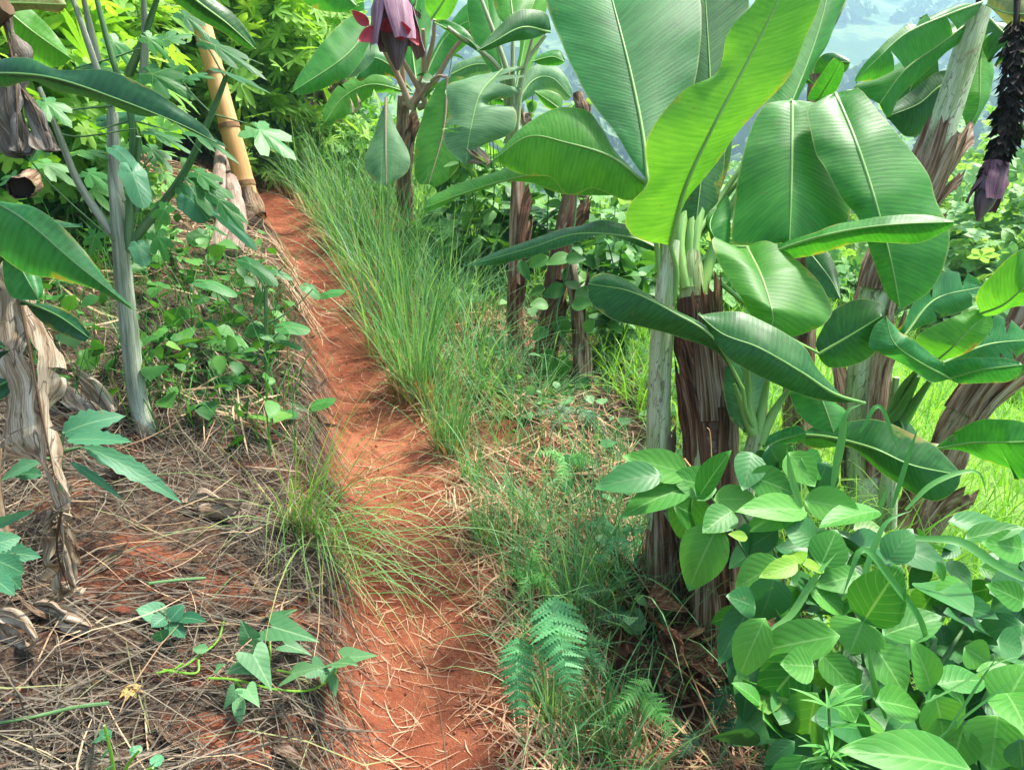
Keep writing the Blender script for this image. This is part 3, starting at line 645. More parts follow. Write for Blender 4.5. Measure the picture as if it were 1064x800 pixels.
leaf(PB,6,[(430,430),(455,490),(480,560)],[(370,430),(345,440),(370,500),(420,545)],[(500,470),(530,500),(510,545)],(2.2,2.18,2.15),M_['ban_mid'],.02,.03,.015,.006)
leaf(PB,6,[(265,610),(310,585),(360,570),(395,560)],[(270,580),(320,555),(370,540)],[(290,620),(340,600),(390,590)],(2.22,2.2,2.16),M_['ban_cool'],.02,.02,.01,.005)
b=Buf(); 
for pts in ([(242,580),(215,520),(175,410)],[(245,570),(262,480),(285,350)],[(250,590),(300,490),(372,385)],[(240,570),(220,480),(213,320)]): stalk(b,6,pts,(2.22,2.2,2.16),.019,.004,12,7)
b.build('leaf_stalk',MAT['rib'],PB)
# -- right hand plant with curling leaves
ax=axis_px(6,[(655,860),(650,700),(655,520),(672,390)],[2.95,2.9,2.85,2.8])
PD=thing('banana_plant','banana plant with pale curling leaf tips on thick green stalks near the right edge','banana plant',ax[0],B_)
pstem(PD,ax,.045,.012,'stem_pale',31,wob=.05)
b=Buf()
for pts in ([(655,540),(700,460),(740,385)],[(665,560),(720,480),(775,400)],[(660,520),(690,430),(735,370)]): stalk(b,6,pts,(2.85,2.75,2.6),.028,.008,12,7)
b.build('leaf_stalk',MAT['rib_dark'],PD)
leaf(PD,6,[(842,396),(745,345),(665,285),(640,202)],[(780,403),(690,348),(602,308),(588,285),(605,232)],[(800,335),(740,285),(690,255),(668,225)],(2.6,2.5,2.42,2.45),M_['ban_cool'],.02,.03,.03,.006,lab='leaf with its pale tip rolled back')
leaf(PD,6,[(800,335),(850,292),(905,235),(955,196)],[(728,300),(742,258),(800,225),(900,190)],[(850,325),(905,295),(955,238)],(2.66,2.6,2.58,2.6),M_['ban_lime'],.03,.03,.02,.007)
leaf(PD,6,[(836,392),(940,366),(1062,352)],[(812,350),(900,330),(1000,336)],[(880,411),(1000,407),(1045,382)],(2.6,2.5,2.45),M_['ban_cool'],.03,.03,.018,.006)
leaf(PD,6,[(815,345),(950,290),(1090,275)],[(870,290),(955,205),(1030,230)],[(900,345),(1020,338),(1080,310)],(2.72,2.75,2.8),M_['ban_cool'],.04,.03,.02,.007,rag=3)
leaf(PD,6,[(695,265),(790,152),(938,112)],[(705,215),(770,110),(820,64),(900,82)],[(760,225),(880,185),(930,150)],(2.75,2.8,2.9),M_['ban_cool'],.03,.04,.02,.007,rag=2)
leaf(PD,6,[(925,197),(1000,168),(1064,116),(1120,80)],[(912,150),(950,90),(1064,-5)],[(990,198),(1064,166),(1120,130)],(2.6,2.5,2.42,2.4),M_['ban_lime'],.03,.04,.02,.007)
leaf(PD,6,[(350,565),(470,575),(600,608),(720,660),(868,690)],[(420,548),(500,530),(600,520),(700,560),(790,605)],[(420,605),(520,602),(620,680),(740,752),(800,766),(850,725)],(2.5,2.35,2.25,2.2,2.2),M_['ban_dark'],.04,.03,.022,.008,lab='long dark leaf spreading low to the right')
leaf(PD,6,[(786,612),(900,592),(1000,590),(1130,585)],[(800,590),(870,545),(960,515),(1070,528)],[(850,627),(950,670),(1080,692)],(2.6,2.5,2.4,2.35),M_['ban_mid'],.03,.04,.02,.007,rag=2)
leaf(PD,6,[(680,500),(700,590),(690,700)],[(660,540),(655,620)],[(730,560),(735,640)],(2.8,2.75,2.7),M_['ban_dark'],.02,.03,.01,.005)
# -- leaning dead trunk at the right
ax=axis_px(0,[(925,612),(960,525),(1000,435),(1045,370),(1066,325)],[3.1,3.1,3.05,3.0,3.0])
PR=thing('dead_banana_plant','leaning dead grey brown banana trunk with a broken dry top by the right edge','dead trunk',ax[0])
pstem(PR,ax,.078,.06,'stem_brown',41,'trunk',.16)
sheaths(PR,ax,.08,[(.05,.4,-1.2,1.7,.006,.06),(.3,.62,.6,1.6,.006,.05),(.2,.5,2.2,1.4,.008,.09),(.55,.98,-.8,1.6,.006,.12),(.6,1.,1.6,1.5,.006,.15),(.6,1.0,-2.6,1.5,.006,.13),(.0,.2,.3,1.6,.01,.04)],'sheath_dry',101)
# -- tall plant at the top right, with the withered flower
ax=axis_px(0,[(900,560),(898,400),(912,300),(938,235),(962,180),(988,105),(1016,12)],[3.3,3.25,3.22,3.2,3.2,3.2,3.2])
PE=thing('banana_plant','tall leaning banana plant at the upper right carrying a black withered flower stalk','banana plant',ax[0],B_)
pstem(PE,ax,.078,.052,'stem_pale',51,wob=.08)
sheaths(PE,ax,.08,[(.46,.76,-1.4,1.9,.006,.03),(.46,.78,-2.5,1.5,.006,.08),(.52,.72,-.5,1.5,.012,.05),(.58,.84,.3,1.6,.01,.08),(.40,.64,-.4,2.0,.006,.05),(.35,.6,1.4,1.6,.006,.08),(.12,.42,-1.1,2.0,.008,.05),(.15,.45,.4,1.9,.012,.06),(.1,.40,2.2,1.9,.012,.06),(.0,.2,-.5,2.2,.01,.03)],'sheath_dry',131)
leaf(PE,3,[(935,8),(820,50),(700,105),(610,185),(545,250)],[(860,5),(720,68),(620,150),(560,220)],[(900,50),(790,135),(700,195),(620,240)],(3.15,3.05,3.0,2.98,3.0),M_['ban_mid'],.02,.06,.02,.008,rag=2,lab='leaf drooping to the left beside the far hill')
leaf(PE,3,[(915,55),(800,140),(700,215),(620,320)],[(850,60),(720,165),(630,225),(540,270)],[(900,100),(790,200),(690,290),(650,362)],(3.2,3.12,3.1,3.1),M_['ban_mid'],.05,.04,.02,.008)
leaf(PE,3,[(870,230),(800,270),(740,320),(640,360)],[(800,225),(720,280),(650,330)],[(830,340),(770,400),(700,420)],(3.35,3.35,3.35,3.35),M_['ban_dark'],.03,.04,.02,.007)
leaf(PE,3,[(960,60),(1010,110),(1064,150),(1100,150)],[(1000,60),(1064,60),(1100,100)],[(930,130),(970,200),(1040,170),(1090,170)],(3.25,3.2,3.15,3.1),M_['ban_dark'],.03,.06,.02,.008,rag=3)
leaf(PE,3,[(945,60),(930,200),(925,330),(890,400)],[(890,150),(860,300)],[(970,180),(960,280),(920,380)],(3.3,3.35,3.3,3.3),M_['ban_lime'],.03,.05,.02,.007)
leaf(PE,3,[(950,15),(1010,40),(1100,45)],[(960,-30),(1040,-30),(1090,0)],[(1000,70),(1064,108),(1100,90)],(3.1,2.95,2.85),M_['ban_old'],.03,.04,.02,.007,lab='pale leaf with a yellow rim')
leaf(PE,3,[(800,170),(720,260),(700,400)],[(760,160),(690,230),(650,330)],[(800,260),(770,340),(740,420)],(3.35,3.4,3.4),M_['ban_dark'],.02,.03,.02,.007)
# withered flower stalk hanging from its crown
crown=ax[-1]; top=P(1040,-90,3.05)
rch=np.vstack([crown,P(1024,-70,3.15),top,P(1056,-20,2.95),P(1054,60,2.9),P(1052,110,2.88),P(1036,165,2.86),P(1022,205,2.85)])
c_=cr(rch,90); b=Buf(); tube(b,c_,.011,8,.4); FS=b.build('flower_stalk',MAT['bract_dark'],PE)
b=Buf(); k0=52; N=520
tt=rng.random(N)**.8; idx=(k0+tt*(88-k0)).astype(int); pc=c_[idx]; rr_=(.014+.040*np.sin(PI*np.clip(tt*.9+.08,0,1))**.8)
an=rng.uniform(0,2*PI,N); rad=np.stack([np.cos(an),np.sin(an),0*an],-1)
T0=nrm(np.gradient(c_,axis=0))[idx]
inst(b,'tiny',pc+rad*rr_[:,None]*.55-T0*.02,nrm(T0*.9+rad*.55+rng.normal(0,.18,(N,3))),rad,rng.uniform(.035,.065,N),rng.uniform(.35,.7,N),rng.uniform(-.3,.3,N))
sub(b,'withered_bracts',MAT['bract_dark'],FS)
b=Buf(); q=cr(np.vstack([P(1034,178,2.86),P(1024,205,2.85),P(1016,230,2.85)]),14); tube(b,q,np.interp(np.linspace(0,1,14),[0,.35,.7,1],[.030,.045,.032,.006]),12,.3); sub(b,'flower_bud',MAT['bud_plum'],FS)
b=Buf(); 
for a_ in (-2.4,-.6,1.2): sheath(b,P(np.array([1036,1026]),np.array([172,208]),np.array([2.86,2.85])),[.04,.045],0,.95,a_,1.9,.004,.02,int(a_*10)+60,8,6,.1)
sub(b,'flower_bract',MAT['bract_plum'],FS)
# -- more leaves between and behind: a plant whose trunk is hidden by the big leaves
ax=axis_px(0,[(832,470),(830,380),(842,200),(850,80)],[3.6,3.6,3.6,3.6])
PH=thing('banana_plant','banana plant mostly hidden behind the two broad hanging leaves','banana plant',ax[0],B_)
pstem(PH,ax,.07,.045,'stem_brown',61)
leaf(PH,3,[(430,310),(470,245),(500,188)],[(400,300),(440,230),(480,180)],[(470,300),(505,240),(510,200)],(3.5,3.4,3.3),M_['ban_mid'],.02,.02,.012,.006,pet=[(430,330)],petd=[3.6])
leaf(PH,3,[(440,260),(470,195),(530,192)],[(420,220),(440,175),(480,165),(525,180)],[(480,240),(520,215)],(3.6,3.5,3.45),M_['ban_dark'],.02,.03,.02,.006)
leaf(PH,3,[(420,240),(400,190),(370,150)],[(430,200),(420,165),(390,145)],[(380,220),(350,190),(355,160)],(3.6,3.55,3.5),M_['ban_grey'],.02,.03,.02,.006)
leaf(PH,3,[(420,260),(380,230),(350,200)],[(400,220),(370,195)],[(390,260),(350,240)],(3.55,3.5,3.45),M_['ban_mid'],.02,.03,.02,.006)
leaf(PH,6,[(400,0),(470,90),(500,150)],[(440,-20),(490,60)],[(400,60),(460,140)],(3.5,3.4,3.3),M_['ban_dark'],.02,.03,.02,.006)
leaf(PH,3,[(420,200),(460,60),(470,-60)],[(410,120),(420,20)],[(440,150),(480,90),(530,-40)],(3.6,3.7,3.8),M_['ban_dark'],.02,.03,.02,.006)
# ================================================================ plants farther back
ax=axis_px(0,[(424,240),(420,190),(418,140),(420,100)],[5.6,5.5,5.4,5.3])
PF=thing('banana_plant','pink stalked banana plant behind tall grass with a hanging purple flower','banana plant',ax[0],'banana plants behind the path')
pstem(PF,ax,.05,.04,'stem_brown',71)
sheaths(PF,ax,.05,[(.3,.9,-1.,1.8,.01,.08),(.4,1,.8,1.6,.01,.12),(.2,.7,2.,1.6,.01,.06)],'sheath_dry',201)
b=Buf()
for pts in ([(205,320),(280,280),(360,150),(450,60)],[(230,330),(265,260),(265,90)],[(250,330),(270,310),(200,180),(180,120)],[(230,340),(290,150),(300,60)],[(225,330),(190,240),(110,90)]): stalk(b,2,pts,(5.3,5.2,5.0),.026,.012,12,7)
b.build('leaf_stalk',MAT['rib_pink'],PF)
leaf(PF,2,[(340,238),(328,400),(282,566)],[(300,270),(250,400),(238,520),(252,565)],[(400,250),(420,400),(370,520),(312,572)],(5.0,4.95,4.9),M_['ban_lime'],.03,.04,.02,.012,pet=[(235,320),(300,240)],petd=[5.2,5.1],ribmat=M_['rib_pink'])
leaf(PF,2,[(150,300),(150,440),(152,572)],[(110,420),(85,480),(88,520),(120,560)],[(180,390),(222,470),(215,530)],(4.9,4.85,4.8),M_['ban_grey'],.02,.03,.02,.012,ribmat=M_['rib_pink'])
leaf(PF,2,[(110,60),(30,170),(-140,285)],[(40,50),(-50,140),(-120,240)],[(100,130),(40,230),(-90,290)],(4.9,4.7,4.6),M_['ban_mid'],.03,.05,.03,.012)
leaf(PF,2,[(120,120),(60,150),(-20,230)],[(60,110),(0,170)],[(110,190),(40,240)],(5.1,5.0,4.9),M_['ban_grey'],.03,.05,.03,.01)
leaf(PF,2,[(290,60),(330,0),(380,-90)],[(270,10),(300,-60)],[(340,60),(380,-20)],(5.2,5.1,5.0),M_['ban_lime'],.03,.05,.03,.012)
leaf(PF,2,[(350,230),(420,200),(500,200)],[(370,195),(440,172),(490,180)],[(340,260),(420,235),(470,225)],(5.2,5.2,5.2),M_['ban_grey'],.03,.05,.03,.01)
leaf(PF,2,[(60,20),(0,-30),(-120,-40)],[(40,-40),(-60,-90)],[(20,40),(-60,30),(-110,0)],(5.2,5.2,5.2),M_['ban_mid'],.03,.05,.03,.012)
pk=cr(np.vstack([ax[-1],P(416,20,5.1),P(415,-90,4.5),P(407,-110,3.9),P(403,-60,3.45),P(404,-8,3.4),P(408,14,3.4)]),70)
b=Buf(); tube(b,pk,.018,8,.6); FL=b.build('flower_stalk',MAT['rib_pink'],PF)
b=Buf(); q=cr(P(np.array([405,409,412,413]),np.array([-5,25,50,73]),np.full(4,3.4)),24); tube(b,q,np.interp(np.linspace(0,1,24),[0,.3,.6,.85,1],[.045,.064,.060,.034,.008]),16,.3,.03); sub(b,'flower_bud',MAT['bud_plum'],FL)
b=Buf()
for a_,f_ in ((-1.9,.02),(-1.0,.03),(-2.7,.06),(.4,.05),(2.,.05)): sheath(b,P(np.array([405,407,411]),np.array([-22,5,36]),np.full(3,3.36)),[.040,.075,.062],0,1,a_,1.9,.004,f_,int(a_*10)+90,12,8,.05)
sub(b,'flower_bract',MAT['bract_mauve'],FL)
b=Buf()
pl(b,'ovate',2,[(100,80,55,45,30),(130,90,65,130,40),(140,90,205,60,45),(170,95,235,90,50),(215,70,240,135,36),(190,70,130,95,34)],3.33,.2,.3,-.5,.01); sub(b,'red_bract',MAT['bract_red'],FL)
b=Buf(); c_=P(418,8,3.42); n=60; inst(b,'tiny',c_+rng.normal(0,.025,(n,3)),rng.normal(0,1,(n,3)),rng.normal(0,1,(n,3)),rng.uniform(.02,.05,n),.6,.3); sub(b,'withered_bracts',MAT['stem_brown'],FL)
leaf(PF,2,[(262,260),(330,330),(400,300),(480,330)],[(300,280),(400,270),(460,300)],[(290,330),(360,370),(440,350)],(5.4,5.4,5.4),M_['ban_lime'],.03,.05,.03,.01)
leaf(PF,2,[(250,280),(330,120),(420,60),(480,70)],[(300,150),(400,10),(460,30)],[(330,200),(420,120),(470,90)],(5.5,5.6,5.6),M_['ban_mid'],.03,.05,.03,.01)
leaf(PF,2,[(230,280),(160,200),(100,180),(60,240)],[(170,170),(100,140),(50,200)],[(170,240),(110,230),(75,250)],(5.4,5.3,5.2),M_['ban_cool'],.03,.05,.03,.01)
leaf(PF,2,[(245,270),(230,100),(260,-60)],[(205,200),(185,60),(220,-60)],[(265,200),(290,80),(300,-60)],(5.6,5.7,5.8),M_['ban_mid'],.03,.05,.03,.012)
leaf(PF,2,[(235,290),(110,260),(20,300),(-40,380)],[(120,225),(10,260),(-40,340)],[(120,290),(50,340),(-20,385)],(5.6,5.5,5.4),M_['ban_lime'],.03,.05,.03,.01,rag=3)
# -- three dry banana trunks right of the path
ax=axis_px(0,[(538,392),(534,330),(536,240),(538,180)],[4.15,4.15,4.1,4.1])
PJ=thing('banana_plant','banana plant with torn grey green leaf and thin brown trunk in the middle distance','banana plant',ax[0],'banana plants behind the path')
pstem(PJ,ax,.04,.034,'sheath_dry',81)
sheaths(PJ,ax,.045,[(.1,.5,-1.4,1.7,.006,.05),(.3,.8,.3,1.7,.006,.05),(.5,.95,-.8,1.6,.006,.06)],'sheath_rust',231)
b=Buf()
for pts in ([(540,560),(545,400),(575,210),(640,110)],[(535,540),(520,300),(490,200),(340,85)],[(540,540),(530,300),(520,210),(440,-10)],[(545,540),(560,300),(600,120)],[(545,540),(540,250),(540,130)]): stalk(b,2,pts,(4.1,4.05,4.0),.022,.010,14,7)
b.build('leaf_stalk',MAT['stem_pale'],PJ)
leaf(PJ,2,[(510,212),(440,290),(410,400),(395,505)],[(430,232),(340,255),(345,345),(328,385),(335,450),(375,492)],[(575,190),(560,270),(482,300),(478,316),(548,320),(540,395),(440,442),(430,475)],(4.0,3.9,3.85,3.85),M_['ban_grey'],.03,.05,.03,.009,rag=3,lab='torn grey green leaf')
leaf(PJ,2,[(400,450),(420,470),(470,505)],[(390,480),(400,500)],[(430,450),(465,480)],(3.86,3.86,3.86),M_['dry_leaf'],.02,.02,.02,.004,crum=.02,ribmat=M_['rib_dry'],lab='dry brown leaf tip')
leaf(PJ,2,[(655,100),(570,85),(480,130),(428,158)],[(645,40),(560,33),(490,90)],[(600,120),(530,132),(470,155)],(3.9,3.8,3.75,3.7),M_['ban_dark'],.03,.03,.03,.009)
leaf(PJ,2,[(300,70),(400,120),(440,160)],[(340,66),(400,95)],[(320,85),(380,125)],(4,4,4),M_['ban_mid'],.02,.02,.01,.006)
leaf(PJ,2,[(545,90),(535,0),(530,-90)],[(500,60),(480,-10),(500,-80)],[(590,40),(610,-20),(580,-90)],(4.2,4.3,4.4),M_['ban_lime'],.03,.04,.03,.009)
leaf(PJ,2,[(600,190),(660,175),(700,190)],[(620,165),(680,155)],[(630,200),(680,200)],(4.3,4.3,4.3),M_['ban_mid'],.03,.04,.03,.007)
leaf(PJ,2,[(690,340),(650,310),(605,280)],[(690,300),(650,280)],[(650,335),(615,300)],(4.6,4.6,4.6),M_['ban_lime'],.03,.04,.03,.007)
leaf(PJ,2,[(560,340),(580,380),(600,370)],[(560,370),(580,390)],[(580,345),(600,350)],(4.1,4.1,4.1),M_['dry_leaf'],.02,.02,.02,.004,crum=.03,ribmat=M_['rib_dry'])
leaf(PJ,2,[(540,330),(470,290),(430,330),(380,440)],[(480,260),(420,280),(375,400)],[(480,320),(450,380),(400,450)],(4.5,4.5,4.5),M_['ban_mid'],.03,.05,.03,.008,rag=2)
leaf(PJ,2,[(545,330),(600,250),(660,240),(720,300)],[(590,215),(670,200),(720,270)],[(610,290),(660,280),(700,310)],(4.6,4.7,4.7),M_['ban_grey'],.03,.05,.03,.008)
leaf(PJ,2,[(535,300),(470,60),(460,-60)],[(430,150),(400,20),(430,-60)],[(500,150),(510,20),(500,-60)],(4.6,4.7,4.8),M_['ban_mid'],.03,.05,.03,.009)
leaf(PJ,2,[(545,300),(590,60),(620,-60)],[(560,150),(570,20),(590,-60)],[(610,180),(640,60),(650,-60)],(4.9,5.0,5.1),M_['ban_fresh'],.03,.05,.03,.009)
ax=axis_px(0,[(562,392),(570,340),(580,265),(594,195)],[4.0,4.0,4.0,4.0])
PK=thing('dead_banana_plant','dark leafless banana trunk wrapped by a climbing vine, right of the brown one','dead trunk',ax[0])
pstem(PK,ax,.052,.04,'stem_dark',91,'trunk'); sheaths(PK,ax,.062,[(.0,.45,-1.4,1.8,.006,.06),(.3,.75,.1,1.7,.006,.04),(.5,.98,-.9,1.6,.006,.06),(.1,.5,1.5,1.6,.006,.06)],'sheath_rust',261)
ax=axis_px(0,[(606,425),(603,370),(598,310),(592,270)],[3.9,3.9,3.9,3.9])
PM=thing('dead_banana_plant','thin pale pinkish dead banana trunk beside the vine covered one','dead trunk',ax[0])
pstem(PM,ax,.04,.03,'sheath_dry',95,'trunk'); sheaths(PM,ax,.04,[(.0,.5,-1.4,1.8,.006,.05),(.4,.95,.1,1.7,.006,.06)],'sheath_dry',281)
ax=axis_px(0,[(612,190),(604,130),(600,98)],[5.6,5.6,5.6])
PN=thing('dead_banana_plant','broken dry trunk top sticking up above the dark leaf in front of the blue hill','dead trunk',ax[0])
pstem(PN,ax,.045,.04,'stem_brown',97,'trunk'); sheaths(PN,ax,.045,[(.6,1.0,-1.4,1.8,.006,.06),(.65,1.,.4,1.7,.006,.06)],'sheath_dry',291)
v0=on_ground(P(585,400,3.85)); TH=thing('climbing_vine','climbing vine with pale oval leaves winding up the dark leafless trunk','vine',v0)
b=Buf(); w_=P(np.array([585,590,578,588,596,600]),np.array([405,370,330,290,240,190]),np.full(6,3.86)); w_[0]=v0; tube(b,cr(w_,30),.006,6); b.build('vine_stem',MAT['cane_green'],TH)
b=Buf(); pl(b,'ovate',5,[(690,200,690,270,55),(660,300,635,370,55),(690,320,690,400,60),(700,400,690,455,60),(650,170,600,160,45),(700,110,640,140,45),(720,170,780,160,45),(730,150,800,110,45),(740,200,770,240,45),(650,240,600,270,45),(720,20,650,30,45),(690,60,740,110,45),(700,420,640,400,40),(700,30,760,20,40),(760,20,800,50,40),(640,420,590,440,45),(750,390,770,440,45),(720,440,680,480,45),(640,120,590,130,40),(650,20,590,50,40),(560,30,590,90,30),(760,250,790,215,35),(740,120,700,90,40)],3.82,.35,.35,.2,.04); b.build('foliage',MAT['lf_weed'],TH)
# -- far left banana trunks at the end of the path
ax=axis_px(0,[(345,215),(346,170),(342,120),(336,85)],[7.2,7.2,7.2,7.2])
PG=thing('banana_plant','banana plant with drooping dead brown leaves at the far end of the path','banana plant',ax[0],'banana plants behind the path')
pstem(PG,ax,.11,.08,'stem_brown',99)
for mm,ll,rr_ in (([(345,85),(358,92),(366,118)],[(345,100),(352,120)],[(366,90),(376,112)]),([(338,85),(325,90),(318,120)],[(330,80),(312,100)],[(334,98),(326,122)]),([(340,88),(345,110),(350,135)],[(336,105),(340,130)],[(352,100),(356,130)])):
    leaf(PG,0,mm,ll,rr_,(7.1,7.,6.9),M_['dry_leaf'],.03,.03,.04,.01,crum=.06,name='dry_leaf',ribmat=M_['rib_dry'],n=20)
for mm,ll,rr_,m_ in (([(338,84),(310,45),(277,52)],[(320,50),(290,36)],[(325,60),(295,58)],'ban_old'),([(336,90),(310,85),(255,100)],[(310,76),(270,82)],[(318,96),(280,104)],'ban_grey'),([(340,80),(360,30),(350,-20)],[(345,40),(335,0)],[(375,40),(375,-10)],'ban_lime'),([(336,80),(322,30),(325,-30)],[(318,50),(308,0)],[(335,40),(342,-20)],'ban_lime'),([(334,84),(308,60),(285,50)],[(300,45),(285,44)],[(310,72),(288,62)],'ban_mid')):
    leaf(PG,0,mm,ll,rr_,(7.1,6.9,6.8),M_[m_],.05,.08,.04,.012,n=20)
# ================================================================ bushes and trees of the background
def bush(name,label,cat,px,pytop,d,rx,n,tem,ls,mat,group=None,stems=5,seed=0,droop=.4,bot=.12,clump=26,curl=.3,sm='cane_green',ws=1.,pymid=220):
    r=np.random.default_rng(900+seed); c=on_ground(P(px,pymid,d)); top=float(P(px,pytop,d)[2]); H=max(.4,top-c[2])
    t=thing(name,label,cat,c,group); 
    cc=r.normal(0,1,(clump,3)); cc=nrm(cc)*(r.random((clump,1))**.45); cc[:,:2]*=rx; cc[:,2]=(cc[:,2]*.5+.5)*H*(1-bot)+H*bot
    cc=cc+c; b=Buf()
    for i in range(stems):
        e=cc[r.integers(0,clump)]; m_=(c+e)/2+np.append(r.normal(0,.12*rx,2),0); s0=c+np.append(r.normal(0,.1*rx,2),-.03)
        tube(b,cr(np.vstack([s0,m_,e]),12),np.linspace(.012+.012*H,.005,12),6,r.random())
    b.build('stem',MAT[sm],t)
    k=r.integers(0,clump,n); p=cc[k]+r.normal(0,1,(n,3))*np.array([rx*.22,rx*.22,H*.10+.05])
    p[:,2]=np.maximum(p[:,2],height(p[:,0],p[:,1],False)+.03)
    ou=nrm(p-c-np.array([0,0,H*.4])); dd=nrm(ou*.5+r.normal(0,.6,(n,3))-np.array([0,0,droop]))
    b=Buf(); inst(b,tem,p,dd,nrm(np.array([0,0,1.])+ou*.6+r.normal(0,.35,(n,3))),ls*r.uniform(.5,1.25,n),ws*r.uniform(.8,1.2,n),curl*r.uniform(0,1.6,n),rnd=np.clip(r.random(n)*.7+.3*r.random(clump)[k],0,1))
    b.build('foliage',MAT[mat],t); return t
gA='yellow green shrubs crowding the slope at the upper left'
for i,(px,pt,d,rx,n) in enumerate([(40,-60,3.7,.55,260),(75,-70,4.6,.6,300),(165,-10,6.6,.6,240),(235,-60,7.0,.8,280),(290,-20,7.4,.9,330),(200,-90,7.5,1.2,420),(60,-120,6.5,1.2,420),(-20,-80,4.8,.8,260)]):
    bush('cassava_shrub','yellow green shrub with finger shaped leaves crowding the slope at the upper left','shrub',px,pt,d,rx,int(n*1.7),'palm',.21,'lf_yellow',gA,6,i,.35,.30,18)
gL='green leafy shrubs on the slope behind the canes'
for i,(px,pt,d,rx,n) in enumerate([(20,70,3.5,.45,150),(90,100,3.9,.45,150),(70,30,4.8,.6,200),(310,110,7.2,.7,240),(390,125,7.6,.8,420),(300,50,8.,.9,420)]):
    bush('leafy_shrub','mid green leafy shrub growing on the slope behind the grey canes','shrub',px,pt,d,rx,int(n*1.5),'palm' if i%2 else 'lobed',.14,'bush_mid' if i%3 else 'lf_yellow',gL,5,20+i,.3,.25,16)
gR='pale bushes on the slope below the bananas'
for i,(px,pt,d,rx,n,m_) in enumerate([(1045,130,10,1.3,1500,'bush_far'),(985,175,11,1.2,1200,'bush_far'),(1075,195,7.5,1.0,1100,'bush_far'),(1020,215,8.5,.9,1000,'bush_mid'),(900,150,13,1.6,1200,'bush_far'),(810,180,12,1.5,1100,'bush_far'),(1090,60,14,1.8,1300,'bush_far')]):
    bush('pale_bush','pale light green bush with small round leaves on the slope below the bananas','bush',px,pt,d,rx,n,'cluster',.17,m_,gR,5,40+i,.2,.05,34,pymid=240)
gM='weedy bushes beyond the middle trunks'
for i,(px,pt,d,rx,n,m_) in enumerate([(470,190,7.5,.7,700,'bush_mid'),(520,230,6.2,.5,520,'bush_far'),(640,215,7.0,.8,800,'bush_far'),(690,290,6.0,.6,600,'bush_mid'),(600,300,5.2,.35,330,'lf_weed'),(500,265,5.2,.4,420,'lf_weed'),(440,160,9.5,1.0,700,'bush_mid'),(760,250,8,.9,800,'bush_mid'),(645,320,4.9,.35,330,'lf_weed'),(860,300,8.,.8,700,'bush_mid')]):
    bush('weedy_bush','bushy green weed growing beyond the brown trunks in the middle','bush',px,pt,d,rx,n,'cluster' if i%2 else 'ovate_lo',.15 if i%2 else .13,m_,gM,5,60+i,.25,.05,26,pymid=260)
# far forest on the valley side
r=np.random.default_rng(5); b=Buf(); n=900
dd=120+900*r.random(n)**1.4; th=r.uniform(-.55,.62,n); x=dd*np.sin(th); y=dd*np.cos(th); k=fbm(x/120,y/120,77,3)>-.08; x,y=x[k],y[k]; n=len(x)
z=height(x,y); R=r.uniform(3.5,8,n); m=46
q=nrm(r.normal(0,1,(n,m,3))); q[...,2]=np.abs(q[...,2])*1.1; p=np.stack([x,y,z+R*.3],-1)[:,None]+q*R[:,None,None]*r.uniform(.7,1.05,(n,m,1))
inst(b,'tiny',p.reshape(-1,3),(r.normal(0,1,(n*m,3))),q.reshape(-1,3),np.repeat(R,m)*.75,1.3,.2,rnd=np.repeat(r.random(n),m))
mat_leaf('forest',(.012,.055,.018),(.085,.18,.05),.1,.7,0)
tag(b.build('far_forest',MAT['forest']),'forest covering the far hillside across the valley','forest',kind='stuff')
# ================================================================ bamboo pole and logs
q=P(np.array([267,258,246,232,219,205,190]),np.array([240,205,160,110,60,5,-70]),np.linspace(5.1,5.0,7)); q[0]=on_ground(q[0])-np.array([0,0,.05])
BP=thing('bamboo_pole','leaning tan bamboo pole standing left of the path','pole',q[0])
c_=cr(q,120); tt=np.linspace(0,1,120); rad=np.full(120,.066)*(1-.12*tt)
nodes=[.13,.33,.52,.70,.87]
for nn_ in nodes: rad*=1+.07*np.exp(-((tt-nn_)/.006)**2)
b=Buf(); tube(b,c_,rad,18,.4); b.build('culm',MAT['bamboo'],BP)
for nn_ in nodes:
    i=int(nn_*119); b=Buf(); tube(b,c_[i-1:i+2],rad[i]*1.035,18,.4,cap=False); b.build('node_ring',MAT['bamboo_node'],BP)
b=Buf(); tube(b,cr(c_[:14],14),np.linspace(.082,.070,14),14,.5,.25,3,False); b.build('frayed_base',MAT['stem_brown'],BP)
for i,(pts,r0,lab) in enumerate([([(225,268),(234,245),(232,225),(236,200)],.045,'mottled grey log lying against the foot of the bamboo pole, nearest the left'),([(243,268),(250,250),(245,222),(242,195)],.05,'pale brown log beside the bamboo pole foot, right of the mottled one'),([(236,215),(240,190),(252,180)],.035,'short grey log end sticking up behind the bamboo pole')]):
    w=np.array([G(*p_) for p_ in pts]); w[:,2]+=np.array([.03,.09,.18,.30])[:len(w)]; L=thing('log',lab,'log',w[0]); b=Buf(); tube(b,cr(w,24),np.linspace(r0,r0*.8,24),12,.3,.15,i); b.build('trunk',MAT['log_bark'],L)
    b=Buf(); a_=cr(w,24)[12]; tube(b,np.vstack([a_,a_+np.array([.03,-.02,.06])]),[.014,.010],7); b.build('branch_stub',MAT['log_bark'],L)
for i,(pts,r0,lab) in enumerate([([(283,330),(262,290),(205,205)],.012,'thin pale stick lying on the straw left of the logs'),([(215,330),(165,245),(130,190)],.010,'long bleached stick leaning behind the grey cane')]):
    w=np.array([G(*p_) for p_ in pts]); w[:,2]+=.03; b=Buf(); tube(b,cr(w,16),np.linspace(r0,r0*.6,16),7); tag(b.build('stick',MAT['log_bark'],origin=w[0]),lab,'stick')
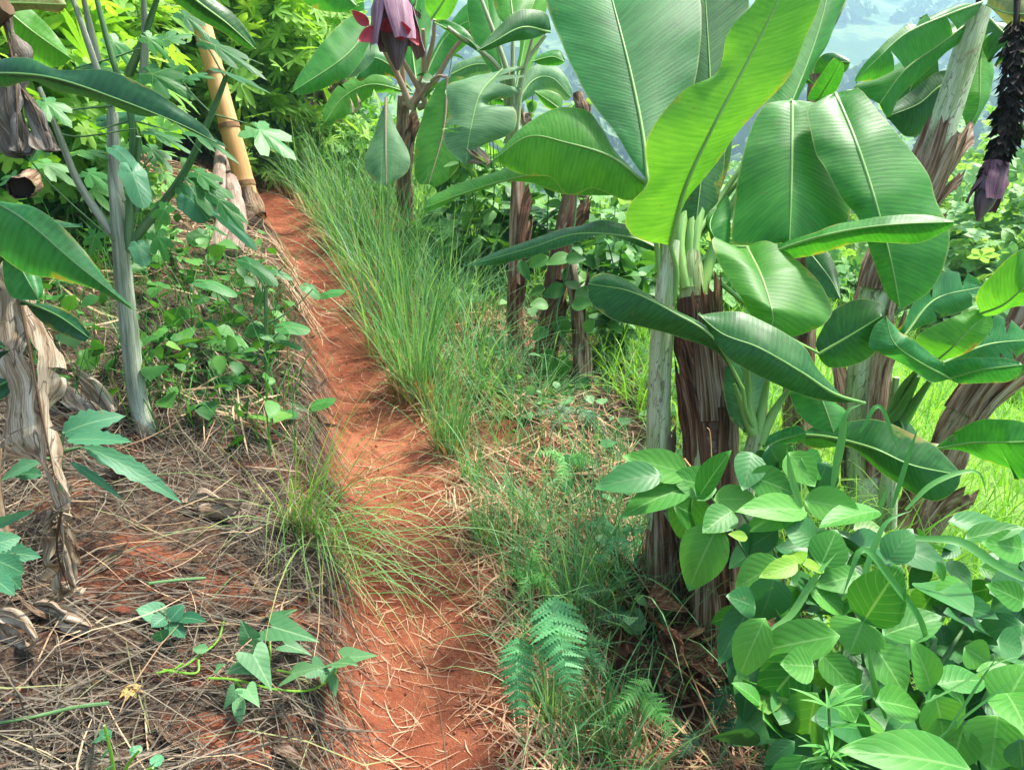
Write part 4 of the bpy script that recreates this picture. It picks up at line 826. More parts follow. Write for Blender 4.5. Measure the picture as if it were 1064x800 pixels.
# ================================================================ left side
o=on_ground(P(-110,330,1.7))
PL=thing('banana_plant','withered banana plant at the left edge with dead leaves hanging down from it','banana plant',o)
ax=np.vstack([o-[0,0,.05],P(-100,100,1.75),P(-70,-60,1.8)]); pstem(PL,ax,.09,.07,'stem_brown',111)
leaf(PL,1,[(-30,-40),(20,100),(48,250),(55,475)],[(-60,60),(-25,200),(-15,330),(5,470)],[(35,20),(62,140),(68,280),(108,470)],(1.75,1.72,1.7,1.7),M_['dry_grey'],.03,.03,.06,.006,crum=.03,name='dry_leaf',ribmat=M_['rib_dry'],lab='withered grey leaf hanging at the top')
leaf(PL,1,[(55,255),(110,340),(150,465)],[(50,290),(90,370),(125,450)],[(90,275),(140,350),(180,455)],(1.72,1.71,1.7),M_['dry_grey'],.02,.02,.04,.004,crum=.02,name='dry_leaf',ribmat=M_['rib_dry'])
leaf(PL,4,[(0,-90),(55,120),(105,380),(135,540),(190,800)],[(-80,20),(-50,150),(-80,320),(20,420),(-20,520),(-60,640),(100,650),(165,760)],[(50,40),(70,110),(150,240),(200,430),(140,480),(160,640),(200,720)],(1.45,1.43,1.4,1.4,1.42),M_['dry_leaf'],.05,.07,.07,.006,crum=.018,rag=6,name='dry_leaf',ribmat=M_['rib_dry'],lab='dead brown leaf hanging with its dark midrib showing')
leaf(PL,7,[(190,0),(175,80),(180,150),(215,250)],[(150,40),(135,120),(140,220),(170,250)],[(215,50),(235,140),(235,220)],(1.45,1.5,1.55,1.6),M_['dry_leaf'],.03,.03,.05,.004,crum=.04,rag=4,name='dry_leaf',ribmat=M_['rib_dry'],lab='shrivelled tip of the dead leaf')
leaf(PL,1,[(-40,-20),(90,90),(218,180)],[(30,-10),(130,70),(200,140)],[(0,90),(70,180),(150,205),(200,200)],(1.95,2.0,2.0),M_['ban_lime'],.03,.05,.03,.006)
leaf(PL,1,[(-60,10),(60,10),(205,15)],[(0,-30),(100,-40),(180,-20)],[(0,40),(100,32),(180,38)],(1.8,1.8,1.8),M_['ban_old'],.03,.04,.03,.005,lab='yellowing leaf with a brown edge')
leaf(PL,1,[(440,-130),(600,0),(700,75),(785,152)],[(560,-90),(650,-10),(720,50),(765,110)],[(470,-40),(560,32),(680,95),(745,135)],(1.7,1.8,1.85,1.9),M_['ban_dark'],.02,.05,.03,.006,pet=[(-207,-170),(100,-330),(350,-230)],petd=[1.8,1.7,1.68],lab='dark leaf arching down from above')
b=Buf(); stalk(b,1,[(20,20),(-30,60),(-100,140)],(1.7,1.75),.02,.03); b.build('leaf_stalk',MAT['rib_dry'],PL)
# unseen long leaves added above the frame to shade the bank
for mid,L,R,d in (([(-70,-80),(-60,-400),(100,-620),(300,-700)],[(-160,-400),(20,-700),(240,-800)],[(20,-380),(160,-560),(300,-640)],(1.7,1.5,1.25,1.05)),([(-70,-80),(-200,-420),(-160,-760),(0,-950)],[(-320,-420),(-320,-800),(-60,-1000)],[(-100,-420),(-60,-720),(60,-900)],(1.6,1.3,1.05,.9))):
    leaf(PL,0,mid,L,R,d,M_['ban_mid'],.16,-.16,.03,.010)
# broad lance leaf plant at the left edge
o=on_ground(P(-70,420,1.45)); PC=thing('lance_leaf_plant','dark green plant with long lance shaped leaves reaching in from the left edge','plant',o)
def lanc(z,mid,L,R,d,m='lf_canna',dl=.03,dr=.03,rib=.0035,pet=None,petd=None,lab=None): return leaf(PC,z,mid,L,R,d,M_[m],dl,dr,.02,rib,ribmat=M_['rib_dark'],pet=pet,petd=petd,lab=lab)
mat_banana('ban_lance',(.008,.055,.018),(.02,.11,.035),.15,.36)
lanc(1,[(-120,230),(60,228),(200,250),(400,320),(560,385),(664,438)],[(0,183),(90,178),(180,213),(320,218),(450,270),(560,338),(630,392)],[(0,275),(100,255),(170,292),(230,302),(330,320),(450,357),(500,352),(560,392),(620,425)],(1.32,1.28,1.27,1.27,1.28,1.3),'ban_lance',.01,.06,.004,pet=[(-230,500)],petd=[1.4],lab='long dark leaf stretching across the canes')
lanc(0,[(-40,195),(20,225),(80,275),(141,323)],[(0,205),(30,213),(62,238),(102,274)],[(-20,250),(20,282),(60,292),(100,306)],(1.35,1.3,1.3,1.32),'ban_cool',.03,.04,pet=[(-90,300)],petd=[1.42])
lanc(0,[(0,228),(40,236),(86,236)],[(30,226),(60,226)],[(30,246),(60,244)],(1.38,1.38,1.36),'ban_lance')
lanc(0,[(5,250),(25,285),(40,312)],[(5,280),(15,308)],[(35,270),(46,300)],(1.36,1.35,1.34),'ban_cool',.02,.02)
lanc(0,[(22,312),(60,328),(94,352)],[(50,314),(80,330)],[(45,332),(78,348)],(1.4,1.38,1.36),'ban_lance',.01,.02)
lanc(0,[(-20,355),(5,362),(20,375)],[(0,350),(12,362)],[(-5,372),(10,378)],(1.4,1.4,1.4),'ban_lance',.01,.01)
lanc(0,[(-25,410),(0,400),(25,386)],[(-5,388),(10,384)],[(0,415),(15,402)],(1.4,1.4,1.4),'ban_lance',.01,.01)
b=Buf()
for pts in ([(-70,420),(-60,330),(-40,195)],[(-70,420),(-40,330),(5,260)],[(-72,420),(-70,250),(-75,165)]): 
    w=stalk(b,0,pts,(1.45,1.4,1.36),.012,.006)
b.build('stem',MAT['cane_green'],PC)
# grey caned shrub
q=axis_px(4,[(460,595),(420,440),(392,200),(372,0),(352,-240),(346,-420)],[2.58,2.56,2.53,2.5,2.5,2.5])
SH=thing('cane_shrub','tall shrub with bare pale grey canes and lobed leaves left of the path','shrub',q[0])
b=Buf(); c_=cr(q,50); tube(b,c_,np.interp(np.linspace(0,1,50),[0,.6,1],[.032,.026,.016])*(1+.06*(np.sin(np.linspace(0,40,50))>.93)),12,.5,.06,3); b.build('trunk',MAT['cane_grey'],SH)
for mt,lst in (('cane_green',[[(395,770),(402,560),(405,370),(345,180),(290,-30)],[(410,740),(560,540),(650,350),(695,235)],[(395,230),(440,120),(485,-10)],[(420,650),(420,520),(425,420)]]),('cane_grey',[[(370,620),(352,480),(340,330),(290,190),(215,-30)],[(345,720),(240,560),(180,410),(120,270)],[(440,240),(445,120),(440,-20)],[(300,190),(280,100),(255,-10)]])):
    for pts in lst:
        b=Buf(); stalk(b,1,pts,(2.5,2.45,2.4),.015,.008,20,8); b.build('cane',MAT[mt],SH)
b=Buf()
for pts in ([(350,740),(180,590),(80,480)],[(690,240),(740,180),(810,200)],[(690,240),(640,150),(600,110)],[(650,350),(600,300),(560,250)],[(650,350),(760,380)],[(560,540),(600,600)],[(405,370),(300,400)],[(405,370),(520,400)],[(402,560),(470,480)],[(345,180),(230,210)],[(345,180),(430,150)],[(420,400),(440,480),(470,620)],[(180,410),(250,420),(420,395)],[(120,350),(300,330),(480,330),(620,470)]): stalk(b,1,pts,(2.46,2.42),.0035,.002,10,5)
b.build('twig',MAT['cane_green'],SH)
b=Buf(); pl(b,'lobed',1,[(600,112,812,205,75),(640,205,832,262,60),(425,215,575,255,110),(115,300,215,355,100),(105,490,232,535,90),(540,545,752,640,110),(640,580,752,700,60),(470,700,520,795,70),(755,375,910,470,150),(255,520,320,560,70),(440,440,530,505,70),(430,395,590,430,60),(560,395,725,445,60),(225,215,350,180,60),(320,100,420,195,70),(430,100,525,165,60),(210,470,330,450,60),(480,130,585,90,70),(150,420,100,470,60),(560,240,640,210,60),(60,560,-20,520,70),(520,620,470,700,60),(300,700,270,790,60),(580,520,690,560,70),(540,30,640,90,60),(500,200,600,250,70),(640,30,720,60,50)],2.4,.6,.3,.25,.08); b.build('foliage',MAT['lf_castor'],SH)
b=Buf(); pl(b,'heart',1,[(565,590,640,665,115),(395,500,440,610,95),(300,375,432,345,60),(340,450,400,480,60),(660,650,770,735,40),(420,740,440,795,70),(470,760,420,740,50)],2.4,.4,.25,.2,.06); b.build('cool_foliage',MAT['lf_castor_cool'],SH)
# second small shrub by the path
w=axis_px(4,[(820,430),(818,300),(815,115)],[3.05,3.02,3.0]); S2=thing('small_shrub','small upright shrub with round lobed leaves at the left lip of the path','shrub',w[0])
b=Buf(); tube(b,cr(w,16),np.linspace(.010,.006,16),7); 
for pts in ([(815,120),(800,90),(760,40)],[(815,120),(860,60),(880,50)],[(818,230),(900,180),(960,120)],[(818,300),(860,250),(920,235)],[(820,350),(760,280)],[(820,400),(920,470)],[(818,250),(720,180),(650,110)],[(818,330),(600,300)]): stalk(b,4,pts,(3.02,3.0),.004,.002,10,5)
b.build('stem',MAT['cane_green'],S2)
b=Buf(); pl(b,'heart',4,[(600,95,722,110,75),(738,25,840,75,60),(830,60,898,85,35),(928,105,985,135,60),(985,140,1052,120,50),(850,235,948,235,75),(800,262,860,270,40),(860,280,925,290,35),(475,255,592,268,45),(540,330,610,365,75),(930,490,1015,450,80),(905,505,970,535,55),(870,470,950,480,30),(825,705,915,695,70),(700,260,760,300,60),(660,230,600,210,60),(740,300,800,340,50),(640,370,700,400,60),(700,390,745,380,50),(770,490,835,495,40)],3.0,.65,.25,.2,.06); b.build('foliage',MAT['lf_castor'],S2)
# toothed weed, small weeds, vine
def gthing(name,label,cat,px,py,group=None): p=G(px,py); return thing(name,label,cat,p,group),p
def dn(px,py): return DG(px,py)
_dc={}
def DG(px,py,h=.06):
    k=(int(px)//12,int(py)//12)
    if k not in _dc: _dc[k]=Gd(px,py)
    return _dc[k]*(1-h)
t,p=gthing('broad_leaf_weed','bluish green weed with drooping saw edged leaves in front of the grey trunk','weed',63,468)
TEM['saw']=T_grid(lambda t: .5*np.sin(PI*np.clip(t,0,1)**.8)**.85*(1+.12*np.sign(np.sin(t*60))),16,2,.2)
b=Buf(); pl(b,'saw',4,[(190,565,338,485,85),(205,582,390,572,60),(255,603,530,702,60),(140,640,-10,690,75),(215,650,368,742,26),(130,690,30,680,40)],lambda x,y:2.0,.55,.2,.3,.03); b.build('foliage',MAT['lf_cool'],t)
b=Buf(); 
for pts in ([(185,620),(190,590),(195,560)],[(185,620),(250,605)],[(185,640),(140,640)],[(190,800),(185,700),(188,600)]): stalk(b,4,pts,(2.02,2.0),.006,.004,10,6)
b.build('stem',MAT['cane_green'],t)
t,p=gthing('leafy_weed','dark bluish weed at the left edge beside the shrivelled leaf tip','weed',5,600)
b=Buf(); pl(b,'saw',7,[(-20,130,105,130,60),(-20,150,80,190,70),(-30,110,60,80,60),(-10,170,70,235,60),(-40,60,50,10,30),(-40,200,30,230,60)],lambda x,y:1.75,.4,.25,.2,.03); b.build('foliage',MAT['lf_cool'],t)
b=Buf(); stalk(b,7,[(-20,260),(-20,150),(-30,60)],(1.78,1.76),.005,.003); b.build('stem',MAT['cane_green'],t)
VN,p=gthing('creeping_vine','creeping vine with pale arrow shaped leaves on the straw beside the path at the bottom','vine',285,712)
b=Buf(); pl(b,'arrow',7,[(812,355,962,378,110),(830,352,888,295,75),(800,415,685,436,85),(765,425,840,540,105),(775,470,690,490,75),(860,410,955,427,60),(882,510,970,460,90),(950,480,1015,500,80),(1005,480,990,530,60),(1010,475,1085,440,100),(750,540,795,595,65),(730,545,680,610,50),(770,400,740,345,70),(660,490,690,470,40)],lambda x,y:DG(x,y,.05),.6,.25,.25,.03)
pl(b,'ovate',7,[(730,560,738,655,36),(640,430,590,420,30),(1020,500,1030,560,26)],lambda x,y:DG(x,y,.05),.5,.2,.2,.02)
pl(b,'arrow',8,[(0,455,118,440,85)],lambda x,y:DG(x,y,.05),.6,.2,.2,.02); b.build('foliage',MAT['lf_bean'],VN)
b=Buf()
for pts in ([(640,515),(720,520),(850,550),(960,550),(1030,500),(1030,470)],[(820,520),(830,440),(825,370)],[(850,490),(900,500)],[(830,430),(780,440)],[(720,520),(740,545)],[(480,500),(560,480),(620,440),(668,400),(690,330)],[(500,490),(600,500),(610,460)],[(560,470),(520,500)]):
    q=zz(7,pts); w=np.array([P(x,y,DG(x,y,.025)) for x,y in q]); tube(b,cr(w,24),.0028,5)
b.build('vine_stem',MAT['lf_limey'],VN)
t,p=gthing('small_weed','small weed with three bluish leaves on the bare red soil','weed',172,660)
b=Buf(); pl(b,'ovate',7,[(520,335,425,300,75),(505,330,470,350,50),(520,340,560,290,50),(545,330,615,325,40),(520,345,545,365,50),(490,370,500,400,45)],lambda x,y:DG(x,y,.04),.6,.2,.25,.02); b.build('foliage',MAT['lf_cool'],t)
b=Buf(); stalk(b,7,[(510,400),(520,340)],(DG(172,662,.02),DG(172,650,.04)),.002,.0015); b.build('stem',MAT['cane_green'],t)
t,p=gthing('small_weed','bright green weed with round leaves at the very bottom left','weed',118,812)
b=Buf(); pl(b,'heart',7,[(330,690,270,690,60),(330,700,310,650,40),(330,740,300,750,50),(400,745,435,725,40),(470,780,500,745,45),(480,790,440,790,50),(350,780,310,798,50)],lambda x,y:DG(x,y,.08),.5,.25,.2,.02); b.build('foliage',MAT['lf_castor_cool'],t)
b=Buf(); 
for pts in ([(355,830),(340,740),(320,660)],[(365,830),(400,770),(430,735)],[(370,840),(470,790)]): stalk(b,7,pts,(DG(118,790,.06),DG(118,790,.09)),.004,.0025)
b.build('stem',MAT['lf_limey'],t)
for lab,pts in (('green stem of a creeper lying across the grey straw at the lower left',[(-20,655),(130,628),(230,605),(335,592)]),('green stick lying on the red soil patch below the folded dead leaf',[(455,225),(540,215),(632,208)])):
    q=zz(7,pts); w=np.array([P(x,y,DG(x,y,.03)) for x,y in q]); b=Buf(); tube(b,cr(w,20),.004,6); tag(b.build('green_stem',MAT['cane_green'],origin=w[0]),lab,'stem')
c_=P(*[float(v) for v in zz(7,[(402,550)])[0]],DG(135,716,.03)); t=thing('fallen_flower','small withered yellow flower lying on the grey straw','flower',c_)
b=Buf(); n=9; a_=np.linspace(0,2*PI,n); inst(b,'ovate_lo',np.tile(c_,(n,1)),np.stack([np.cos(a_),np.sin(a_),.5+0*a_],-1),np.array([0,0,1.]),.020,.9,.9); b.build('petals',MAT['petal_yellow'],t)
b=Buf(); tube(b,np.vstack([c_-[0,0,.02],c_+[0,0,.006]]),[.003,.004],7); b.build('calyx',MAT['rib_dry'],t)
# dead banana leaf pieces on the ground
def dl(label,z,mid,L,R,h0,h1,mat='dry_leaf',cr_=.03):
    m2=zz(z,mid); o=G(*m2[0]); t=thing('dead_leaf',label,'dead leaf',o)
    leaf(t,z,mid,L,R,tuple(DG(x,y,h0+(h1-h0)*i/max(1,len(m2)-1)) for i,(x,y) in enumerate(m2)),M_[mat],.01,.02,.04,.004,crum=cr_,ribmat=M_['rib_dry'],name='blade')
dl('folded tan dead leaf lying on the straw under the grey trunk',4,[(560,778),(640,770),(735,800)],[(580,750),(630,730),(690,770)],[(600,800),(640,850),(700,830)],.02,.04)
dl('broad tan dead leaf lying flat at the left edge above the dark straw',7,[(-20,330),(40,360),(110,410)],[(0,300),(60,310),(110,380)],[(-20,440),(30,450),(80,430)],.015,.03,'dry_leaf',.015)
dl('smaller tan dead leaf lying right of the broad flat one',7,[(180,320),(220,345),(280,362)],[(190,290),(240,310),(270,340)],[(185,360),(215,385),(260,380)],.015,.03,'dry_leaf',.015)
dl('greyish dead leaf scrap on the straw above the yellow flower',7,[(120,290),(160,300),(200,330)],[(130,270),(175,285)],[(110,330),(160,350)],.015,.03,'dry_leaf',.015)
dl('brown dead leaf leaning behind the saw edged weed',4,[(230,380),(270,450),(330,540)],[(190,420),(230,500)],[(300,400),(350,470)],.04,.05,'dry_leaf',.05)
dl('brown curled dead leaf under the drooping saw edged leaf',4,[(350,690),(400,680),(435,660)],[(360,660),(400,640)],[(370,715),(420,700)],.03,.04,'sheath_rust',.04)
b=Buf(); w=np.vstack([P(21,195,2.0),P(26,192,2.1),P(32,188,2.22)]); 
CT=thing('cut_stem','hollow brown cut stem pointing outward at the left edge','stem',w[0]); tube(b,cr(w,12),np.linspace(.030,.034,12),12,.2,.2,4,False); b.build('tube',MAT['stem_brown'],CT)
b=Buf(); tube(b,np.vstack([w[0]+(w[1]-w[0])*.25,w[0]+(w[1]-w[0])*.3]),.028,12); b.build('hollow',MAT['bract_dark'],CT)  # dark disc inside the tube, painting the shade of its hollow
# low green weeds on the left bank
b=Buf(); r=np.random.default_rng(70); n=1500
y=r.uniform(2.35,3.9,n); s=-.36-r.random(n)**.8*(.9+.15*y)*.9; xy=np.stack([xpath(y)+s,y],-1); k=(fbm(xy[:,0]*2.4,xy[:,1]*2.4,5,2)+.62)>r.random(n); xy=xy[k]; n=len(xy)
p=np.stack([xy[:,0],xy[:,1],height(xy[:,0],xy[:,1])+r.random(n)**1.3*.26+.01],-1)
inst(b,'ovate_lo',p,r.normal(0,1,(n,3))*[1,1,.45],nrm(np.array([0,0,1.])+r.normal(0,.4,(n,3))),r.uniform(.03,.10,n),r.uniform(.5,1.1,n),.25)
n=700; y=r.uniform(2.3,3.8,n); xy=np.stack([xpath(y)-.34-r.random(n)*1.0,y],-1)
blades(b,np.stack([xy[:,0],xy[:,1],height(xy[:,0],xy[:,1])],-1),r.uniform(0,2*PI,n),r.uniform(.12,.45,n),r.uniform(.003,.007,n),r.uniform(0,.5,n),r.uniform(.2,1.6,n))
n=170; y=r.uniform(2.6,5.5,n); xy=np.stack([xpath(y)-.6-r.random(n)*2.2,y],-1); p=np.stack([xy[:,0],xy[:,1],height(xy[:,0],xy[:,1])+r.random(n)*.3],-1)
inst(b,'heart',p,r.normal(0,1,(n,3))*[1,1,.4],nrm(np.array([0,0,1.])+r.normal(0,.4,(n,3))),r.uniform(.05,.13,n),1.,.2)
tag(b.build('weeds',MAT['lf_weed']),'low tangled green weeds on the bank left of the path','weeds',kind='stuff')
# ================================================================ tall grass along the path
def clump(label,px,py,n,h,rad,wid=.006,lean=.25,bend=.9,mat='grass_row',stub=.12,az=None,seed=0,name='grass_clump',group=None,cat='grass'):
    r=np.random.default_rng(300+seed); c=G(px,py); t=thing(name,label,cat,c,group)
    a=r.uniform(0,2*PI,n); q=np.sqrt(r.random(n))*rad; x=c[0]+np.cos(a)*q; y=c[1]+np.sin(a)*q
    base=np.stack([x,y,height(x,y,False)*0+c[2]-.02+(height(x,y,False)-height(c[0],c[1],False))],-1)
    A=a+r.normal(0,.9,n) if az is None else r.normal(az[0],az[1],n)
    b=Buf(); blades(b,base,A,h*r.uniform(.45,1.1,n),wid*r.uniform(.5,1.2,n),np.abs(r.normal(0,lean,n))+q/rad*lean*.5,r.uniform(.15,1,n)**1.5*bend*1.5,7,r.random(n)); b.build('blades',MAT[mat],t)
    if stub:
        m=int(n*.8); a=r.uniform(0,2*PI,m); q=np.sqrt(r.random(m))*rad*1.25; x=c[0]+np.cos(a)*q; y=c[1]+np.sin(a)*q
        b=Buf(); blades(b,np.stack([x,y,height(x,y,False)-height(c[0],c[1],False)+c[2]-.02],-1),a+r.normal(0,.7,m),stub*r.uniform(.5,1.3,m),wid*1.4,np.abs(r.normal(0,.3,m)),r.uniform(0,1.0,m),3,r.random(m)); b.build('cut_stalks',MAT['grass_cut'],t)
    return t
gG='tall grass growing along the right edge of the path'
clump('short upright trimmed grass tuft with tan cut stalks, nearest of the row',468,470,130,.42,.055,.0065,.13,.5,seed=1,group=gG,stub=.16)
clump('tall dense grass with tan stalks, second in the row up the path',428,408,150,.82,.085,.0075,.18,.8,seed=2,group=gG,stub=.24)
row=[(452,420,.55,.06),(412,362,.95,.09),(398,320,1.0,.09),(382,288,1.0,.1),(368,262,1.0,.1),(352,240,.95,.1),(338,222,.9,.12),(322,206,.9,.12),(306,194,.8,.12),(290,184,.8,.15),(440,345,.8,.09),(425,300,.85,.1),(405,262,.9,.12),(388,235,.9,.12),(370,212,.9,.12),(350,196,.9,.14),(328,182,.9,.15)]
for i,(x,y,h,rd) in enumerate(row): clump('tall arching green grass in the row running up the right side of the path',x,y,105 if i<6 else 75,h*.9,rd*1.6,.0075 if i<5 else .010,.22,1.1,seed=10+i,group=gG,stub=.2)
clump('cut tuft of stiff grass with orange stubble beside the bare path below the row',508,562,110,.20,.05,.006,.14,.4,seed=40)
clump('small trimmed grass tuft standing left of the stubbly one',490,500,70,.2,.035,.005,.12,.4,seed=41,stub=.06)
clump('cut grass tuft with pale tan stalks under the blue green fern',572,742,90,.24,.045,.006,.14,.4,seed=42,stub=.12)
clump('bright trimmed grass tuft with tan stalks at the bottom between the two ferns',622,770,120,.25,.06,.007,.22,.5,seed=43,stub=.12)
clump('tuft of yellow green grass with thick blades at the bottom, right of the trimmed tufts',655,800,60,.3,.05,.008,.35,.6,seed=44,stub=.1)
clump('loose tuft of long arching green grass spreading over the path from the left bank',316,548,150,.72,.07,.0055,.55,1.5,'grass_arch',0,az=(-.75,.75),seed=45)
clump('thin tuft of long straw tipped grass drooping onto the path from the bank',352,590,60,.75,.06,.005,.75,1.2,'grass_arch',0,az=(-.6,.45),seed=46)
clump('wispy tuft of fine long grass right of the path behind the ferns',590,600,150,.62,.16,.005,.45,1.2,'grass_row',0,seed=47)
clump('wispy tuft of long fine grass leaning over the ferns from the right',655,640,120,.7,.14,.0055,.6,1.2,'grass_row',0,seed=48)
clump('low spreading tuft of narrow grass left of the middle brown trunks',490,395,200,.6,.16,.007,.6,1.2,'grass_row',0,seed=49)
clump('low grassy tuft at the foot of the brown trunk in the middle distance',545,425,200,.5,.18,.006,.6,1.2,'grass_row',0,seed=50)
# lime grass below the bananas and short grass everywhere on the right
r=np.random.default_rng(80); b=Buf()
n=15000; y=1.2+8*r.random(n)**1.1; s=1.2+r.random(n)**1.2*5.5; x=xpath(y)+s; 
blades(b,np.stack([x,y,height(x,y)-.01],-1),r.uniform(0,2*PI,n),r.uniform(.2,.55,n),r.uniform(.005,.012,n),r.uniform(0,.5,n),r.uniform(.4,1.9,n),5)
tag(b.build('grass',MAT['grass_lime']),'bright lime green grass on the sunny slope behind the bananas','grass',kind='stuff')
b=Buf(); n=10500; y=1.15+4.8*r.random(n)**1.3; s=.26+r.random(n)**1.1*1.5; x=xpath(y)+s; k=(fbm(x*2.2,y*2.2,8,2)*1.6+.45)>r.random(n); x,y=x[k],y[k]; n=len(x)
blades(b,np.stack([x,y,height(x,y)-.01],-1),r.uniform(0,2*PI,n),r.uniform(.08,.46,n),r.uniform(.003,.0065,n),r.uniform(0,.6,n),r.uniform(.3,1.7,n),5)
n=600; y=1.6+4.4*r.random(n); s=.55+r.random(n)*1.2; x=xpath(y)+s; p=np.stack([x,y,height(x,y)+r.random(n)**1.5*.2+.01],-1)
inst(b,'ovate_lo',p,r.normal(0,1,(n,3))*[1,1,.45],nrm(np.array([0,0,1.])+r.normal(0,.4,(n,3))),r.uniform(.03,.09,n),r.uniform(.5,1.,n),.25)
tag(b.build('short_grass',MAT['grass_row']),'short grass and weeds among the straw right of the path','grass',kind='stuff')
b=Buf(); n=1500; y=1.3+4.2*r.random(n)**1.2; s=-.34+r.random(n)*.68; x=xpath(y)+s; k=(np.abs(s)>.14)&(fbm(x*3,y*3,18,2)+.3>r.random(n)); x,y=x[k],y[k]; n=len(x)
blades(b,np.stack([x,y,height(x,y)-.005],-1),r.uniform(0,2*PI,n),r.uniform(.03,.15,n),.0035,r.uniform(.2,.9,n),r.uniform(.3,1.3,n),4)
tag(b.build('path_grass',MAT['grass_row']),'tiny grass sprouts at the edges of the dirt path','grass',kind='stuff')
for i,(x,y,h) in enumerate([(468,330,.75),(455,280,.85),(440,240,.9),(425,215,.9),(480,370,.6),(500,330,.6),(470,230,.9),(410,205,.9),(495,290,.7)]): clump('loose wispy green grass between the tall row and the brown trunks',x,y,85,h,.2,.008,.40,1.3,seed=80+i,stub=0,group='wispy grass between the row and the trunks')
for i,(x,y,h) in enumerate([(500,300,1.1),(560,300,1.0),(625,320,1.0),(470,260,1.2),(610,270,1.2),(640,380,.7),(520,260,1.3)]):
    c=G(x,y); t=thing('tall_weed','tall thin stemmed weed with small oval leaves among the middle trunks','weed',c,'tall weeds among the middle trunks'); r=np.random.default_rng(400+i); b=Buf(); lf=Buf()
    for k in range(5):
        e=c+np.array([r.normal(0,.16),r.normal(0,.16),h*r.uniform(.7,1.1)]); w=cr(np.vstack([c+np.append(r.normal(0,.04,2),-.02),(c+e)/2+np.append(r.normal(0,.04,2),0),e]),16); tube(b,w,np.linspace(.006,.0025,16),5)
        m=30; q=w[r.integers(3,16,m)]; inst(lf,'ovate_lo',q,nrm(r.normal(0,1,(m,3))*[1,1,.5]-[0,0,.15]),nrm(np.array([0,0,1.])+r.normal(0,.3,(m,3))),r.uniform(.07,.14,m),r.uniform(.5,.75,m),.3)
    b.build('stem',MAT['cane_green'],t); lf.build('foliage',MAT['lf_weed' if i%2 else 'bush_mid'],t)
# ================================================================ ferns
def frond(b,z,pts,d,wpx,np_=22,droop=.10,taper=1.,up=.55):
    q=cr(zz(z,pts),40); dd=np.interp(np.linspace(0,1,40),np.linspace(0,1,len(d)),d); w=P(q[:,0],q[:,1],dd)
    W=.62*wpx*(360/1064.)*np.mean(d)/FPX*.5
    T=nrm(np.gradient(w,axis=0)); tt=np.linspace(.04,.99,np_)

    for t_ in tt:
        i=int(t_*39); nvec=nrm(nrm(CAM-w[i])*(1-up)+np.array([0,0,1.])*up); X=nrm(np.cross(T[i],nvec)); N=np.cross(X,T[i])
        l=W*(1-t_**1.35*taper)*(.75+.35*min(1,t_/.15))
        for sd in (-1,1):
            D=nrm(X*sd+T[i]*.45+N*rng.normal(0,.08)); m=max(5,int(l/.0062)); u=np.linspace(.05,1,m); c=w[i]+D*l*u[:,None]-N*(droop*l*u[:,None]**2)
            S=nrm(np.cross(D,N)); 
            inst(b,'pinna',w[i][None],D[None],N+rng.normal(0,.22,3),l*rng.uniform(.88,1.08),.29,rng.uniform(.05,.3))
            tube(b,np.vstack([w[i],w[i]+D*l*.5-N*droop*l*.25,w[i]+D*l-N*droop*l]),.0006,3,.1,cap=False)
    return w
def fern(label,px,py,fr,mat):
    c=G(px,py); t=thing('fern',label,'fern',c)
    for (z,pts,d,wpx,k) in fr:
        b=Buf(); w=frond(b,z,pts,d,wpx,k); f=b.build('frond',MAT[mat],t)
        s=cr(np.vstack([c,(c+w[0])/2+np.array([0,0,.05]),w[0]]),10); bb=Buf(); tube(bb,np.vstack([s,w[1:]]),np.concatenate([np.full(10,.0022),np.linspace(.0018,.0006,39)]),5); sub(bb,'rachis',MAT['rib_dark'],f)
fern('large blue green fern with two broad triangular fronds pointing down beside the bare path',610,645,[(8,[(660,270),(680,380),(705,490),(718,610)],(1.93,1.86,1.82,1.8),340,26),(8,[(560,390),(552,480),(558,590),(572,740)],(1.90,1.86,1.84,1.85),235,26)],'lf_fern')
fern('light green feathery fern behind the blue green one',560,600,[(8,[(590,230),(600,150),(640,60),(680,10)],(2.3,2.3,2.35,2.4),120,20),(8,[(580,230),(550,180),(560,110)],(2.3,2.25,2.25),90,16),(8,[(610,235),(650,190),(700,130)],(2.25,2.2,2.2),90,16)],'lf_fern_lime')
fern('lime green fern low at the bottom, right of the trimmed grass tufts',660,765,[(8,[(960,520),(900,570),(850,620),(810,655)],(1.95,1.9,1.87,1.86),150,18),(8,[(940,560),(990,620),(1020,680),(1040,750)],(1.92,1.88,1.86,1.85),170,18),(8,[(900,600),(870,650),(860,690)],(1.9,1.88,1.86),70,14)],'lf_fern_lime')
fern('dark shaded fern under the broad leaved shrub',770,770,[(9,[(150,540),(120,620),(60,700)],(2.1,2.05,2.0),150,18),(9,[(180,640),(150,720),(120,800)],(2.05,2.,1.95),150,18),(9,[(220,610),(250,680),(260,780)],(2.05,2.,1.97),140,18),(9,[(60,680),(20,740),(-20,800)],(2.05,2.,1.95),130,16)],'lf_fern_dark')
fern('dark green fern at the foot of the vine covered trunk',640,480,[(5,[(720,480),(680,520),(650,560)],(3.3,3.2,3.15),110,14),(5,[(740,480),(800,540),(850,600)],(3.2,3.1,3.0),120,14),(5,[(700,480),(620,500),(560,520)],(3.4,3.35,3.3),110,14)],'lf_fern_dark')
fern('fern with spread dark fronds between the path and the big banana clump',690,700,[(8,[(740,260),(800,250),(860,240)],(2.1,2.05,2.0),90,14),(8,[(800,330),(860,320),(930,340)],(2.1,2.05,2.),90,14)],'lf_fern_dark')
